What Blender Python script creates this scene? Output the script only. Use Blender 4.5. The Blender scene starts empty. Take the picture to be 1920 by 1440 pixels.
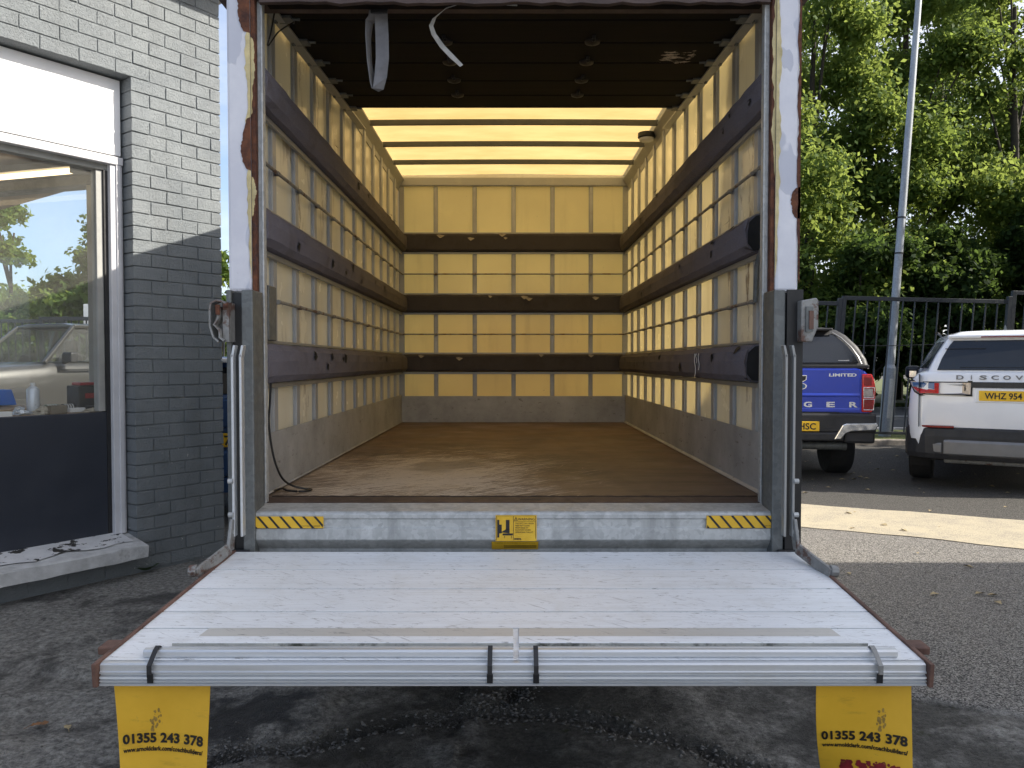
import bpy, math, random
import numpy as np
from mathutils import Vector, Matrix, noise as mnoise

random.seed(7)
R = math.radians
SC = bpy.context.scene
COL = SC.collection

# ------------------------------------------------------------------ camera, sky, sun, exposure
cam_d = bpy.data.cameras.new('camera'); cam = bpy.data.objects.new('camera', cam_d); COL.objects.link(cam)
cam.location = (0, 0, 1.40); cam.rotation_euler = (R(90 - 1.58), 0, 0)
cam_d.lens = 27.0; cam_d.sensor_width = 36.0; cam_d.clip_start = 0.05; cam_d.clip_end = 2000
SC.camera = cam

SUN_EL, SUN_AZ = 35.0, -8.0            # azimuth measured from +X towards +Y
w = bpy.data.worlds.new('World'); SC.world = w; w.use_nodes = True
wn = w.node_tree; wn.nodes.clear()
sky = wn.nodes.new('ShaderNodeTexSky'); sky.sky_type = 'NISHITA'; sky.sun_disc = False
sky.sun_elevation = R(SUN_EL); sky.sun_rotation = R(90 - SUN_AZ); sky.air_density = 0.75; sky.dust_density = 2.6; sky.ozone_density = 1.0
bg = wn.nodes.new('ShaderNodeBackground'); bg.inputs['Strength'].default_value = 0.14
wo = wn.nodes.new('ShaderNodeOutputWorld')
# a thin bright veil of high cloud over the whole sky
tc = wn.nodes.new('ShaderNodeTexCoord'); mp = wn.nodes.new('ShaderNodeMapping'); mp.inputs['Scale'].default_value = (1.5, 1.5, 4.5)
cn = wn.nodes.new('ShaderNodeTexNoise'); cn.inputs['Scale'].default_value = 1.6; cn.inputs['Detail'].default_value = 6; cn.inputs['Roughness'].default_value = .6
cr = wn.nodes.new('ShaderNodeMapRange'); cr.inputs[1].default_value = .3; cr.inputs[2].default_value = .7; cr.inputs[3].default_value = .06; cr.inputs[4].default_value = .64
cx = wn.nodes.new('ShaderNodeMix'); cx.data_type = 'RGBA'; cx.inputs[7].default_value = (4.6, 4.7, 4.9, 1)
wn.links.new(tc.outputs['Generated'], mp.inputs['Vector']); wn.links.new(mp.outputs[0], cn.inputs['Vector']); sx_ = wn.nodes.new('ShaderNodeSeparateXYZ'); wn.links.new(tc.outputs['Generated'], sx_.inputs[0]); ma = wn.nodes.new('ShaderNodeMath'); ma.operation = 'MULTIPLY_ADD'; ma.inputs[1].default_value = .35
wn.links.new(sx_.outputs[0], ma.inputs[0]); wn.links.new(cn.outputs[0], ma.inputs[2]); wn.links.new(ma.outputs[0], cr.inputs[0]); wn.links.new(cr.outputs[0], cx.inputs[0]); wn.links.new(sky.outputs[0], cx.inputs[6])
wn.links.new(cx.outputs[2], bg.inputs[0]); wn.links.new(bg.outputs[0], wo.inputs[0])

sun_d = bpy.data.lights.new('sun', 'SUN'); sun_d.energy = 4.2; sun_d.angle = R(0.53); sun_d.color = (1.0, 0.93, 0.82)
sun = bpy.data.objects.new('sun', sun_d); COL.objects.link(sun)
sdir = Vector((math.cos(R(SUN_EL)) * math.cos(R(SUN_AZ)), math.cos(R(SUN_EL)) * math.sin(R(SUN_AZ)), math.sin(R(SUN_EL))))
sun.rotation_euler = sdir.to_track_quat('Z', 'Y').to_euler(); sun.location = (20, -3, 20)

vs = SC.view_settings
vs.view_transform = 'Standard'; vs.look = 'None'; vs.exposure = 1.08; vs.gamma = 1.0; vs.use_curve_mapping = False
SC.cycles.use_denoising = True
SC.cycles.max_bounces = 12; SC.cycles.diffuse_bounces = 8; SC.cycles.transparent_max_bounces = 24
SC.cycles.sample_clamp_indirect = 8

# ------------------------------------------------------------------ shader helper
class S:
    def __init__(s, name):
        s.m = bpy.data.materials.new(name); s.m.use_nodes = True
        s.t = s.m.node_tree; s.t.nodes.clear()
        s.out = s.t.nodes.new('ShaderNodeOutputMaterial'); s.b = s.t.nodes.new('ShaderNodeBsdfPrincipled')
        s.t.links.new(s.b.outputs[0], s.out.inputs[0]); s._p = None
    def N(s, k, **kw):
        n = s.t.nodes.new(k)
        for a, v in kw.items(): setattr(n, a, v)
        return n
    def L(s, v, sock):
        if hasattr(v, 'is_output'): s.t.links.new(v, sock)
        else:
            if isinstance(v, (tuple, list)) and len(v) == 3 and sock.type == 'RGBA': v = (*v, 1)
            sock.default_value = v
    def pos(s, scale=(1, 1, 1), rot=(0, 0, 0), loc=(0, 0, 0)):
        if s._p is None: s._p = s.N('ShaderNodeNewGeometry').outputs['Position']
        if scale == (1, 1, 1) and rot == (0, 0, 0) and loc == (0, 0, 0): return s._p
        src = s._p
        if rot != (0, 0, 0):          # turn first, stretch afterwards
            r = s.N('ShaderNodeMapping'); s.L(src, r.inputs['Vector']); r.inputs['Rotation'].default_value = rot; src = r.outputs[0]
        m = s.N('ShaderNodeMapping'); s.L(src, m.inputs['Vector'])
        m.inputs['Scale'].default_value = scale; m.inputs['Location'].default_value = loc
        return m.outputs[0]
    def obj(s, scale=(1, 1, 1)):
        o = s.N('ShaderNodeTexCoord').outputs['Object']
        m = s.N('ShaderNodeMapping'); s.L(o, m.inputs['Vector']); m.inputs['Scale'].default_value = scale
        return m.outputs[0]
    def noise(s, scale=5, detail=4, rough=.55, vec=None, dist=0):
        n = s.N('ShaderNodeTexNoise'); s.L(vec if vec is not None else s.pos(), n.inputs['Vector'])
        n.inputs['Scale'].default_value = scale; n.inputs['Detail'].default_value = detail
        n.inputs['Roughness'].default_value = rough; n.inputs['Distortion'].default_value = dist
        return n.outputs[0]
    def vor(s, scale=5, vec=None, feature='F1', out='Distance', rand=1.0):
        n = s.N('ShaderNodeTexVoronoi', feature=feature); s.L(vec if vec is not None else s.pos(), n.inputs['Vector'])
        n.inputs['Scale'].default_value = scale; n.inputs['Randomness'].default_value = rand
        return n.outputs[out]
    def map(s, f, a, b, lo=0., hi=1.):
        n = s.N('ShaderNodeMapRange'); s.L(f, n.inputs[0])
        for i, v in enumerate((a, b, lo, hi)): n.inputs[i + 1].default_value = v
        return n.outputs[0]
    def mix(s, f, a, b, mode='MIX'):
        n = s.N('ShaderNodeMix', data_type='RGBA', blend_type=mode); s.L(f, n.inputs[0]); s.L(a, n.inputs[6]); s.L(b, n.inputs[7])
        return n.outputs[2]
    def math(s, op, a, b=0.):
        n = s.N('ShaderNodeMath', operation=op); s.L(a, n.inputs[0]); s.L(b, n.inputs[1])
        return n.outputs[0]
    def xyz(s):
        n = s.N('ShaderNodeSeparateXYZ'); s.L(s.pos(), n.inputs[0]); return n.outputs
    def bump(s, h, strength=.3, dist=.01, prev=None):
        n = s.N('ShaderNodeBump'); s.L(h, n.inputs['Height']); n.inputs['Strength'].default_value = strength; n.inputs['Distance'].default_value = dist
        if prev is not None: s.L(prev, n.inputs['Normal'])
        s.t.links.new(n.outputs[0], s.b.inputs['Normal']); return n.outputs[0]
    def set(s, color=None, rough=None, metal=None, spec=None, coat=None):
        for k, v in (('Base Color', color), ('Roughness', rough), ('Metallic', metal), ('Specular IOR Level', spec), ('Coat Weight', coat)):
            if v is not None: s.L(v, s.b.inputs[k])
        return s

def simple(name, color, rough=.5, metal=0., var=.25, scale=6, bump=0., bscale=120, dirt=None, coat=None, spec=None):
    """plain coloured surface with uneven tone, optional grime colour and fine relief"""
    s = S(name)
    c2 = tuple(max(0, c * (1 - var)) for c in color); c3 = tuple(min(.95, c * (1 + var * .6)) for c in color)
    c = s.mix(s.map(s.noise(scale, 5, .6), .3, .7), c2, c3)
    if dirt: c = s.mix(s.map(s.noise(scale * .7, 6, .7), dirt[1], dirt[1] + .12, 0, dirt[2]), c, dirt[0])
    r = s.map(s.noise(scale * 3, 4), .3, .7, max(.03, rough - .08), min(1, rough + .1))
    s.set(c, r, metal, spec, coat)
    if bump: s.bump(s.noise(bscale, 3, .6), bump, .004)
    return s.m

M = {}
def galv(name, base, rust=0.0):
    s = S(name)
    v = s.vor(70, out='Color'); sep = s.N('ShaderNodeSeparateColor'); s.L(v, sep.inputs[0])
    c = s.mix(s.map(sep.outputs[0], 0, 1, .0, .6), tuple(b * .78 for b in base), tuple(min(1, b * 1.15) for b in base))
    st = s.noise(1, 5, .6, s.pos((14, 14, 2)))
    c = s.mix(s.map(st, .5, .72, 0, .55), c, tuple(b * .42 for b in base))
    c = s.mix(s.map(s.noise(7, 6, .7), .58, .7, 0, .35), c, tuple(min(1, b * 1.5) for b in base))
    if rust: c = s.mix(s.map(s.noise(9, 8, .75), .62 - rust * .2, .68 - rust * .2, 0, .85), c, (.11, .045, .025))
    s.set(c, s.map(s.noise(20, 3), .3, .7, .42, .64), .35)
    s.bump(s.noise(90, 3), .12, .003)
    return s.m
M['galv'] = galv('galvanised_steel', (.50, .51, .50))
M['galv_dark'] = galv('dark_galvanised_steel', (.17, .18, .178))
M['galv_rust'] = galv('rusty_galvanised_steel', (.3, .3, .29), .45)
M['black'] = simple('black_steel', (.012, .012, .013), .45, bump=.05)
M['shadow_black'] = simple('black_rubber', (.01, .01, .011), .8)

def rust(name):
    s = S(name)
    c = s.mix(s.map(s.noise(28, 8, .7), .35, .65), (.055, .022, .016), (.19, .07, .032))
    c = s.mix(s.map(s.noise(11, 6, .7), .58, .68), c, (.05, .03, .035))
    s.set(c, .85, 0); s.bump(s.noise(110, 6, .7), .6, .006); return s.m
M['rust'] = rust('rusted_steel')
def rust_smooth():
    s = S('rusty_brown_edge_steel')
    c = s.mix(s.map(s.noise(14, 7, .7), .35, .65), (.085, .045, .036), (.2, .11, .08))
    s.set(c, .65, .2); s.bump(s.noise(90, 5, .7), .25, .004); return s.m
M['rust_edge'] = rust_smooth()

def post_paint():
    s = S('flaking_white_paint')
    c = s.mix(s.map(s.noise(5, 5, .6), .35, .65), (.66, .66, .72), (.8, .8, .84))
    patch = s.map(s.noise(3.1, 3, .5, s.pos((2.5, 2.5, .9), loc=(3, 1, 7)), .4), .55, .562)
    c = s.mix(s.math('MULTIPLY', patch, .75), c, (.52, .54, .62))
    c = s.mix(s.map(s.noise(26, 8, .72), .66, .7, 0, .8), c, (.2, .12, .08))
    s.set(c, s.map(patch, 0, 1, .3, .55), 0)
    s.bump(s.math('ADD', s.math('MULTIPLY', patch, .5), s.math('MULTIPLY', s.noise(60, 3), .25)), .35, .004); return s.m
M['post'] = post_paint()
M['white_metal'] = simple('white_van_skin', (.76, .76, .77), .3, var=.06, scale=2, dirt=((.4, .37, .32), .6, .4))
M['cream_under'] = simple('yellowed_paint_layer', (.62, .52, .27), .6, var=.3, scale=25, bump=.2)

def panel(name, base, glow):
    s = S(name)
    c = s.mix(s.map(s.noise(1.7, 4), .3, .7), tuple(b * .93 for b in base), tuple(min(.95, b * 1.04) for b in base))
    c = s.mix(s.map(s.noise(1, 6, .75, s.pos((26, 26, 9))), .70, .73, 0, .6), c, (.2, .13, .08))          # scuffs
    c = s.mix(s.map(s.noise(1, 7, .7, s.pos((30, 9, 34))), .69, .72, 0, .7), c, (.1, .07, .05))
    x, y, z = s.xyz()
    peel = s.math('MULTIPLY', s.map(s.noise(1, 7, .72, s.pos((16, 16, 3.2), loc=(5, 0, 2))), .54, .58), s.map(s.noise(1.3, 1, .5, s.pos(loc=(9, 4, 0))), .52, .62))
    peel = s.math('MULTIPLY', peel, s.map(y, 3.2, 5.0, 1, 0))
    c = s.mix(s.math('MULTIPLY', peel, .85), c, (.17, .095, .05))
    grime = s.map(s.noise(1, 5, .6, s.pos((9, 9, 1.2))), .55, .8, 0, .22)
    c = s.mix(grime, c, (.45, .37, .25))
    s.set(c, s.map(s.noise(6, 3), .3, .7, .14, .3), 0, .6)
    s.bump(s.noise(2.5, 3, .5), .02, .02)
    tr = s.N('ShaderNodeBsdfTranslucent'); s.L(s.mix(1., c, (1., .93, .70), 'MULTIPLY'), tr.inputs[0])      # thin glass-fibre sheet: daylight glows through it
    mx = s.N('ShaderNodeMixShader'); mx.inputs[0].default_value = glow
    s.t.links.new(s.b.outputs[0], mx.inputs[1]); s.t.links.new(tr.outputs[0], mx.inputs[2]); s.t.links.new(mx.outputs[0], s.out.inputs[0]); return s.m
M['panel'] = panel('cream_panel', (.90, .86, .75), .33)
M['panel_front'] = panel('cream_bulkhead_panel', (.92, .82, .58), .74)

def alu(name, base, scratch=True, metal=.75):
    s = S(name)
    g = s.noise(1, 5, .65, s.pos((2.5, 130, 130)))
    c = s.mix(s.map(g, .3, .7), tuple(b * .92 for b in base), tuple(min(1, b * 1.04) for b in base))
    c = s.mix(s.map(s.noise(6, 6, .7), .52, .75, 0, .35), c, (.55, .52, .45))
    if scratch:
        d = s.map(s.noise(1, 7, .78, s.pos((20, 105, 95), rot=(0, 0, .05))), .585, .64, 0, .75)
        c = s.mix(d, c, (.2, .19, .18))
        d2 = s.map(s.noise(1, 4, .7, s.pos((7, 140, 60), rot=(0, 0, .6))), .63, .67, 0, .6)
        c = s.mix(d2, c, (.3, .29, .29))
        c = s.mix(s.map(s.noise(1, 5, .7, s.pos((9, 120, 60), rot=(0, 0, -.35))), .64, .68, 0, .5), c, (.36, .35, .33))
        c = s.mix(s.map(s.noise(1, 6, .7, s.pos((3, 40, 40))), .5, .72, 0, .45), c, (.6, .6, .58))
    s.set(c, s.map(g, .3, .7, .42, .58), metal)
    s.bump(g, .05, .002); return s.m
M['deck'] = alu('scratched_deck_aluminium', (.85, .87, .89), True, .15)
M['alu'] = alu('extruded_aluminium', (.66, .68, .70), False)
M['rib'] = simple('grey_aluminium_rib', (.40, .41, .42), .45, .25, .2, 5, .05, dirt=((.28, .24, .18), .6, .6))
M['alu_warm'] = alu('warm_reflection_flap_aluminium', (.62, .60, .56), True, .3)  # scratched flap; its beige is the load space's reflection put into colour
M['alu_dull'] = alu('dull_aluminium', (.34, .345, .34), False, .5)
M['bow'] = simple('darkened_roof_bow', (.13, .13, .11), .5, .3, .2)  # backlit darkness of the bows put into their base colour
M['alu_dirty'] = simple('grimy_aluminium_edge', (.5, .5, .46), .5, .4, .3, 12, .1, dirt=((.04, .045, .03), .5, .9))

def fabric(name, k):
    s = S(name)
    f = s.noise(420, 3, .7)
    c = s.mix(s.map(f, .3, .7), (.115, .112, .132), (.31, .305, .35))
    c = s.mix(s.map(s.noise(5, 6, .7), .5, .72, 0, .5), c, (.13, .115, .095))
    c = s.mix(s.map(s.noise(17, 7, .75), .68, .71, 0, .8), c, (.3, .27, .22))
    y_ = s.xyz()[1]; c = s.mix(s.map(y_, 3.7, 5.8, 0, .9), c, s.mix(1., c, (.55, .53, .46), 'MULTIPLY'))      # shade painted into the cloth, deepening towards the bulkhead
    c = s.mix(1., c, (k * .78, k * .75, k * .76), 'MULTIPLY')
    s.set(c, .95, 0, .1); s.bump(f, .5, .004); return s.m
M['fabric'] = fabric('worn_grey_carpet_fabric', 1.)
M['fabric_shaded'] = fabric('shaded_carpet_fabric', .62)  # darker copy of the cloth, standing in for shade at the bulkhead
M['torn'] = simple('torn_dull_cloth', (.3, .27, .22), .9, var=.3, scale=40)
M['strap'] = simple('grey_webbing', (.17, .17, .18), .85, var=.25, scale=14, bump=.3, bscale=300)
M['pale_strip'] = simple('pale_weathered_strip', (.42, .42, .4), .7, var=.3, scale=30)

def floor():
    s = S('worn_brown_plywood')
    c = s.mix(s.map(s.noise(1, 6, .65, s.pos((1.6, 26, 1))), .3, .7), (.098, .06, .039), (.185, .122, .08))
    c = s.mix(s.map(s.noise(2.3, 5, .6), .45, .7, 0, .75), c, (.055, .04, .031))
    m = s.N('ShaderNodeVectorMath', operation='DISTANCE'); sc = s.N('ShaderNodeVectorMath', operation='MULTIPLY')
    # the pale scuffed area lies left of centre, thickest towards the door
    s.L(s.pos(), sc.inputs[0]); sc.inputs[1].default_value = (1, .62, 0); s.L(sc.outputs[0], m.inputs[0]); m.inputs[1].default_value = (-.42, 2.25, 0)
    wob = s.math('MULTIPLY', s.math('SUBTRACT', s.noise(2.6, 5, .6), .5), .9)
    reg = s.map(s.math('ADD', m.outputs['Value'], wob), .15, .95, 1, 0)
    mask = None
    for k, (rz, sx, sy, th) in enumerate(((.62, 5, 90, .50), (.85, 4, 75, .52), (-.5, 6, 100, .57), (.35, 4, 80, .53), (1.25, 6, 100, .57))):
        n = s.noise(1, 3, .62, s.pos((sx, sy, 1), rot=(0, 0, -rz), loc=(k * 3.1, k, 0)), .3)
        v = s.map(s.math('ADD', n, s.map(reg, 0, 1, -.14, .07)), th + .03, th + .07)
        mask = v if mask is None else s.math('MAXIMUM', mask, v)
    mask = s.math('MULTIPLY', mask, s.map(reg, .02, .3, 0, 1))
    wear = s.math('MULTIPLY', s.map(s.noise(1, 7, .7, s.pos((5, 16, 1))), .42, .62), s.map(reg, .3, .95, 0, .75))
    c = s.mix(wear, c, (.30, .245, .19))
    c = s.mix(s.math('MULTIPLY', mask, .9), c, (.52, .43, .33))
    rare = s.map(s.noise(1, 4, .7, s.pos((5, 90, 1), rot=(0, 0, -.5))), .67, .70, 0, .6)
    c = s.mix(rare, c, (.36, .27, .18))
    dark = s.map(s.noise(1.5, 3, .5, s.pos(loc=(4, 1, 0))), .6, .68, 0, .5)
    c = s.mix(dark, c, (.06, .045, .035))
    s.set(c, s.map(s.noise(4, 4), .3, .7, .42, .65), 0)
    s.bump(s.math('ADD', s.noise(1, 5, .7, s.pos((6, 90, 1))), s.math('MULTIPLY', mask, -.6)), .2, .003); return s.m
M['floor'] = floor()

def kick():
    s = S('scuffed_kick_plate')
    c = s.mix(s.map(s.noise(3, 6, .7), .3, .7), (.27, .27, .265), (.46, .46, .455))
    c = s.mix(s.map(s.noise(1, 7, .75, s.pos((18, 9, 30))), .6, .66, 0, .7), c, (.13, .11, .085))
    c = s.mix(s.map(s.noise(1, 6, .75, s.pos((9, 14, 40))), .66, .69, 0, .6), c, (.45, .43, .38))
    s.set(c, .6, .25); s.bump(s.noise(40, 5), .2, .004); return s.m
M['kick'] = kick()

def grp_roof():
    s = S('translucent_yellow_roof_sheet')
    c = s.mix(s.map(s.noise(2.2, 6, .65, s.pos((1, 2.5, 1))), .3, .7), (.56, .375, .135), (.70, .49, .20))
    c = s.mix(s.map(s.noise(14, 7, .75), .66, .7, 0, .5), c, (.4, .26, .09))
    tr = s.N('ShaderNodeBsdfTranslucent'); s.L(c, tr.inputs[0])
    s.set(c, .35, 0)
    mx = s.N('ShaderNodeMixShader'); mx.inputs[0].default_value = .80
    s.t.links.new(s.b.outputs[0], mx.inputs[1]); s.t.links.new(tr.outputs[0], mx.inputs[2]); s.t.links.new(mx.outputs[0], s.out.inputs[0]); return s.m
M['roof'] = grp_roof()

def slat():
    s = S('dark_shutter_board')
    c = s.mix(s.map(s.noise(1, 6, .65, s.pos((2, 22, 1))), .3, .7), (.0035, .0028, .0024), (.009, .0068, .005))
    x, y, z = s.xyz()
    box = s.math('MULTIPLY', s.math('MULTIPLY', s.map(x, .6, .72), s.map(x, .93, .85)), s.math('MULTIPLY', s.map(y, 3.5, 3.62), s.map(y, 3.80, 3.77)))
    fl = s.map(s.math('ADD', s.noise(1, 6, .7, s.pos((14, 34, 1))), s.math('MULTIPLY', s.math('SUBTRACT', box, 1.), .5)), .5, .54)
    c = s.mix(fl, c, (.5, .42, .33))
    s.set(c, .75, 0, .15); s.bump(s.noise(60, 3), .1, .003); return s.m
M['slat'] = slat()
M['threshold'] = simple('brown_threshold_plate', (.075, .05, .042), .6, .2, .35, 9, .2, dirt=((.2, .16, .13), .62, .6))

def brick_paint():
    s = S('grey_masonry_paint')
    c = s.mix(s.map(s.noise(4, 5, .6), .3, .7), (.16, .178, .19), (.215, .235, .245))
    c = s.mix(s.map(s.noise(160, 3, .7), .6, .7, 0, .35), c, (.1, .108, .12))
    c = s.mix(s.map(s.noise(1, 5, .6, s.pos((7, 7, .8))), .5, .75, 0, .45), c, (.12, .13, .135))
    c = s.mix(s.map(s.noise(2.2, 6, .7), .55, .75, 0, .4), c, (.27, .285, .29))
    x, y, z = s.xyz()
    sp = s.math('MULTIPLY', s.map(s.noise(45, 2, .6), .745, .76), s.map(z, 1.2, .7, 0, .9))
    c = s.mix(sp, c, (.7, .68, .62))
    s.set(c, s.map(s.noise(12, 3), .3, .7, .5, .68), 0)
    h = s.math('ADD', s.noise(70, 6, .7), s.math('MULTIPLY', s.map(s.vor(120), 0, .35), .5))
    s.bump(h, .95, .011); return s.m
M['brick'] = brick_paint()
M['fascia'] = simple('white_painted_board', (.82, .82, .83), .4, var=.04, scale=3)
def flaky():
    s = S('flaking_white_sill_paint')
    c = s.mix(s.map(s.noise(9, 5), .3, .7), (.55, .55, .56), (.7, .7, .7))
    f = s.map(s.noise(1, 7, .65, s.pos((9, 9, 16), rot=(0, 0, -.63))), .54, .555)
    c = s.mix(f, c, (.035, .033, .03))
    c = s.mix(s.map(s.noise(70, 5, .7), .62, .68, 0, .5), c, (.24, .23, .21))
    s.set(c, .7, 0); s.bump(s.math('SUBTRACT', s.noise(60, 5), f), .5, .006); return s.m
M['flaky'] = flaky()
M['sill'] = simple('painted_concrete_sill', (.54, .54, .535), .8, var=.25, scale=12, bump=.5, bscale=60, dirt=((.16, .15, .14), .56, .5))
M['frame_white'] = simple('white_window_frame', (.6, .6, .62), .45, var=.1, scale=6, dirt=((.12, .1, .09), .72, .9))
M['frame_grey'] = simple('grey_window_frame', (.34, .34, .32), .55, var=.2)
M['frame_dark'] = simple('dark_window_gasket', (.02, .02, .021), .6)
M['dado'] = simple('navy_panel', (.032, .037, .05), .38, var=.12, scale=2, dirt=((.06, .06, .07), .68, .5))
M['ceiling'] = simple('brown_ceiling_board', (.34, .27, .21), .8, var=.1, scale=2)
M['room'] = simple('dim_plaster', (.3, .28, .25), .85, var=.15)
M['wood'] = simple('pale_wood', (.36, .25, .15), .65, var=.3, scale=9)

def glass_pane(name, tint, dust):
    s = S(name)
    t = s.N('ShaderNodeBsdfTransparent'); t.inputs[0].default_value = (*tint, 1)
    g = s.N('ShaderNodeBsdfGlossy'); g.inputs['Roughness'].default_value = .02
    fr = s.N('ShaderNodeFresnel'); fr.inputs[0].default_value = 1.5
    m1 = s.N('ShaderNodeMixShader'); s.L(s.math('MULTIPLY', fr.outputs[0], s.math('SUBTRACT', 1., s.N('ShaderNodeNewGeometry').outputs['Backfacing'])), m1.inputs[0]); s.t.links.new(t.outputs[0], m1.inputs[1]); s.t.links.new(g.outputs[0], m1.inputs[2])
    d = s.N('ShaderNodeBsdfDiffuse'); s.L((.6, .58, .52), d.inputs[0])
    m2 = s.N('ShaderNodeMixShader'); s.L(s.map(s.noise(1.6, 5, .65), .3, .7, dust * .4, dust * 1.6), m2.inputs[0])
    s.t.links.new(m1.outputs[0], m2.inputs[1]); s.t.links.new(d.outputs[0], m2.inputs[2]); s.t.links.new(m2.outputs[0], s.out.inputs[0])
    s.t.nodes.remove(s.b); return s.m
M['glass'] = glass_pane('dusty_window_glass', (.97, .98, .975), .04)
M['car_glass_clear'] = glass_pane('clear_car_glass', (.62, .68, .66), .06)
M['tint'] = simple('dark_tinted_glass', (.012, .014, .018), .06, var=.2, scale=1, spec=.7)
def emit(name, col, st):
    s = S(name); s.set((.8, .78, .7), .4); s.L((*col, 1), s.b.inputs['Emission Color']); s.b.inputs['Emission Strength'].default_value = st; return s.m
M['tube'] = emit('lit_tube', (1, .74, .42), 1.5)

def paint(name, col, metal=0., rough=.28, coat=.8, dirt=.25):
    s = S(name)
    c = s.mix(s.map(s.noise(2.5, 4), .3, .7), tuple(x * .93 for x in col), col)
    c = s.mix(s.map(s.noise(5, 7, .75), .6, .8, 0, dirt), c, (.2, .17, .13))
    s.set(c, rough, metal, None, coat); s.b.inputs['Coat Roughness'].default_value = .05; return s.m
M['blue'] = paint('blue_car_paint', (.004, .034, .40), .25)
M['blue_hatch'] = paint('mid_blue_car_paint', (.03, .09, .24), .3)
M['white_car'] = paint('white_car_paint', (.86, .87, .90), 0, .25, .8, .06)
M['grey_car'] = paint('dusty_grey_car_paint', (.055, .053, .05), .3, .35, .5, .1)
M['plastic'] = simple('black_bumper_plastic', (.022, .022, .024), .55, bump=.1, bscale=400)
M['silver'] = simple('silver_plastic', (.21, .21, .215), .4, .5, .1)
M['chrome'] = simple('chrome', (.8, .8, .8), .12, 1., .05)
M['tyre'] = simple('tyre_rubber', (.018, .018, .018), .85, var=.3, bump=.3, bscale=90)
M['rim'] = simple('alloy_rim', (.4, .4, .42), .35, .8)
M['red_lens'] = simple('red_lamp_lens', (.55, .012, .012), .1, var=.35, scale=30, spec=.8)
M['red_dark'] = simple('dark_red_lamp_lens', (.2, .006, .008), .1, var=.3, scale=30)
M['clear_lens'] = simple('clear_lamp_lens', (.36, .33, .32), .1, .4, .3, 40)
M['plate'] = simple('yellow_number_plate', (.86, .52, .02), .35, var=.05)
M['ink'] = simple('black_lettering', (.012, .01, .01), .5, var=.1)
M['grey_letter'] = simple('grey_badge_lettering', (.2, .2, .21), .3, .5, .1)
M['chrome_letter'] = simple('bright_badge_lettering', (.72, .72, .74), .25, .6, .1)
def hazard():
    s = S('worn_yellow_sticker')
    c = s.mix(s.map(s.noise(18, 5), .3, .7), (.62, .36, .015), (.76, .47, .03))
    c = s.mix(s.map(s.noise(60, 7, .75), .66, .7, 0, .7), c, (.25, .18, .08))
    s.set(c, .45, 0); return s.m
M['sticker'] = hazard()
def flagm():
    s = S('dirty_yellow_vinyl')
    c = s.mix(s.map(s.noise(6, 5, .6), .3, .7), (.66, .375, .02), (.78, .46, .035))
    c = s.mix(s.map(s.noise(1, 6, .7, s.pos((9, 9, 34))), .56, .72, 0, .5), c, (.36, .21, .02))
    c = s.mix(s.map(s.noise(24, 6, .7), .63, .72, 0, .6), c, (.2, .13, .045))
    s.set(c, .5, 0); s.bump(s.noise(16, 4), .15, .006); return s.m
M['flag'] = flagm()
M['flag_stain'] = simple('grey_stain', (.33, .205, .04), .7, var=.4, scale=60)
M['old_red'] = simple('worn_red_print', (.22, .012, .018), .6, var=.5, scale=50, dirt=((.5, .32, .03), .6, .9))

def ground_mat():
    s = S('worn_yard_surface')
    x, y, z = s.xyz()
    ag = s.vor(170, out='Color'); sep = s.N('ShaderNodeSeparateColor'); s.L(ag, sep.inputs[0])
    stone = s.map(sep.outputs[0], .2, 1)
    tar = s.mix(stone, (.065, .062, .058), (.58, .545, .495))
    tar = s.mix(s.map(s.noise(.5, 5), .35, .65, 0, .35), tar, (.20, .19, .178))
    tar = s.mix(s.map(s.noise(200, 2), .64, .68, 0, .9), tar, (.62, .6, .57))
    con = s.mix(s.map(s.noise(38, 7, .75), .35, .65), (.125, .12, .11), (.52, .50, .46))
    con = s.mix(s.map(s.noise(1.4, 7, .68, None, .5), .50, .60, 0, .75), con, (.06, .057, .054))
    con = s.mix(s.map(s.noise(90, 4, .8), .66, .71, 0, .8), con, (.33, .32, .3))
    # old surface left of and under the tail lift, newer tarmac to the right: boundary runs diagonally
    wob = s.math('MULTIPLY', s.math('SUBTRACT', s.noise(3, 4), .5), .16)
    side = s.math('ADD', s.math('SUBTRACT', s.math('ADD', s.math('MULTIPLY', x, .48), y), 4.02), wob)
    far = s.math('ADD', s.math('SUBTRACT', x, -.2), wob)
    mask = s.math('MULTIPLY', s.map(side, -.01, .01), s.map(far, -.05, .05))
    c = s.mix(mask, con, tar)
    # wet oil patch beside the left flag and along the wall foot
    dv = s.N('ShaderNodeVectorMath', operation='DISTANCE'); s.L(s.pos(), dv.inputs[0]); dv.inputs[1].default_value = (-1.05, 3.0, 0)
    wet = s.map(s.math('ADD', s.math('MULTIPLY', s.noise(5, 6, .7), .9), s.map(dv.outputs['Value'], 0, .75, .32, -.35)), .52, .62)
    c = s.mix(s.math('MULTIPLY', wet, .85), c, (.012, .012, .014))
    moss = s.map(s.noise(7, 6, .75, s.pos(loc=(2, 5, 0))), .60, .68, 0, 1)
    moss = s.math('MULTIPLY', moss, s.map(y, 3.4, 3.0, 0, .8))
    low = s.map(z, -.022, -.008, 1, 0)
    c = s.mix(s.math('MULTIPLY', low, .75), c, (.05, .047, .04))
    c = s.mix(s.math('MULTIPLY', moss, s.map(z, -.02, -.002, 1, .12)), c, (.05, .06, .015))
    rough = s.math('SUBTRACT', .9, s.math('MULTIPLY', wet, .62))
    s.set(c, rough, 0, .4)
    h = s.math('ADD', s.math('MULTIPLY', s.vor(150), .9), s.noise(70, 7, .75))
    n1 = s.bump(h, .9, .014)
    s.bump(s.noise(13, 7, .72), .8, .04, n1); return s.m
M['ground'] = ground_mat()
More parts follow.
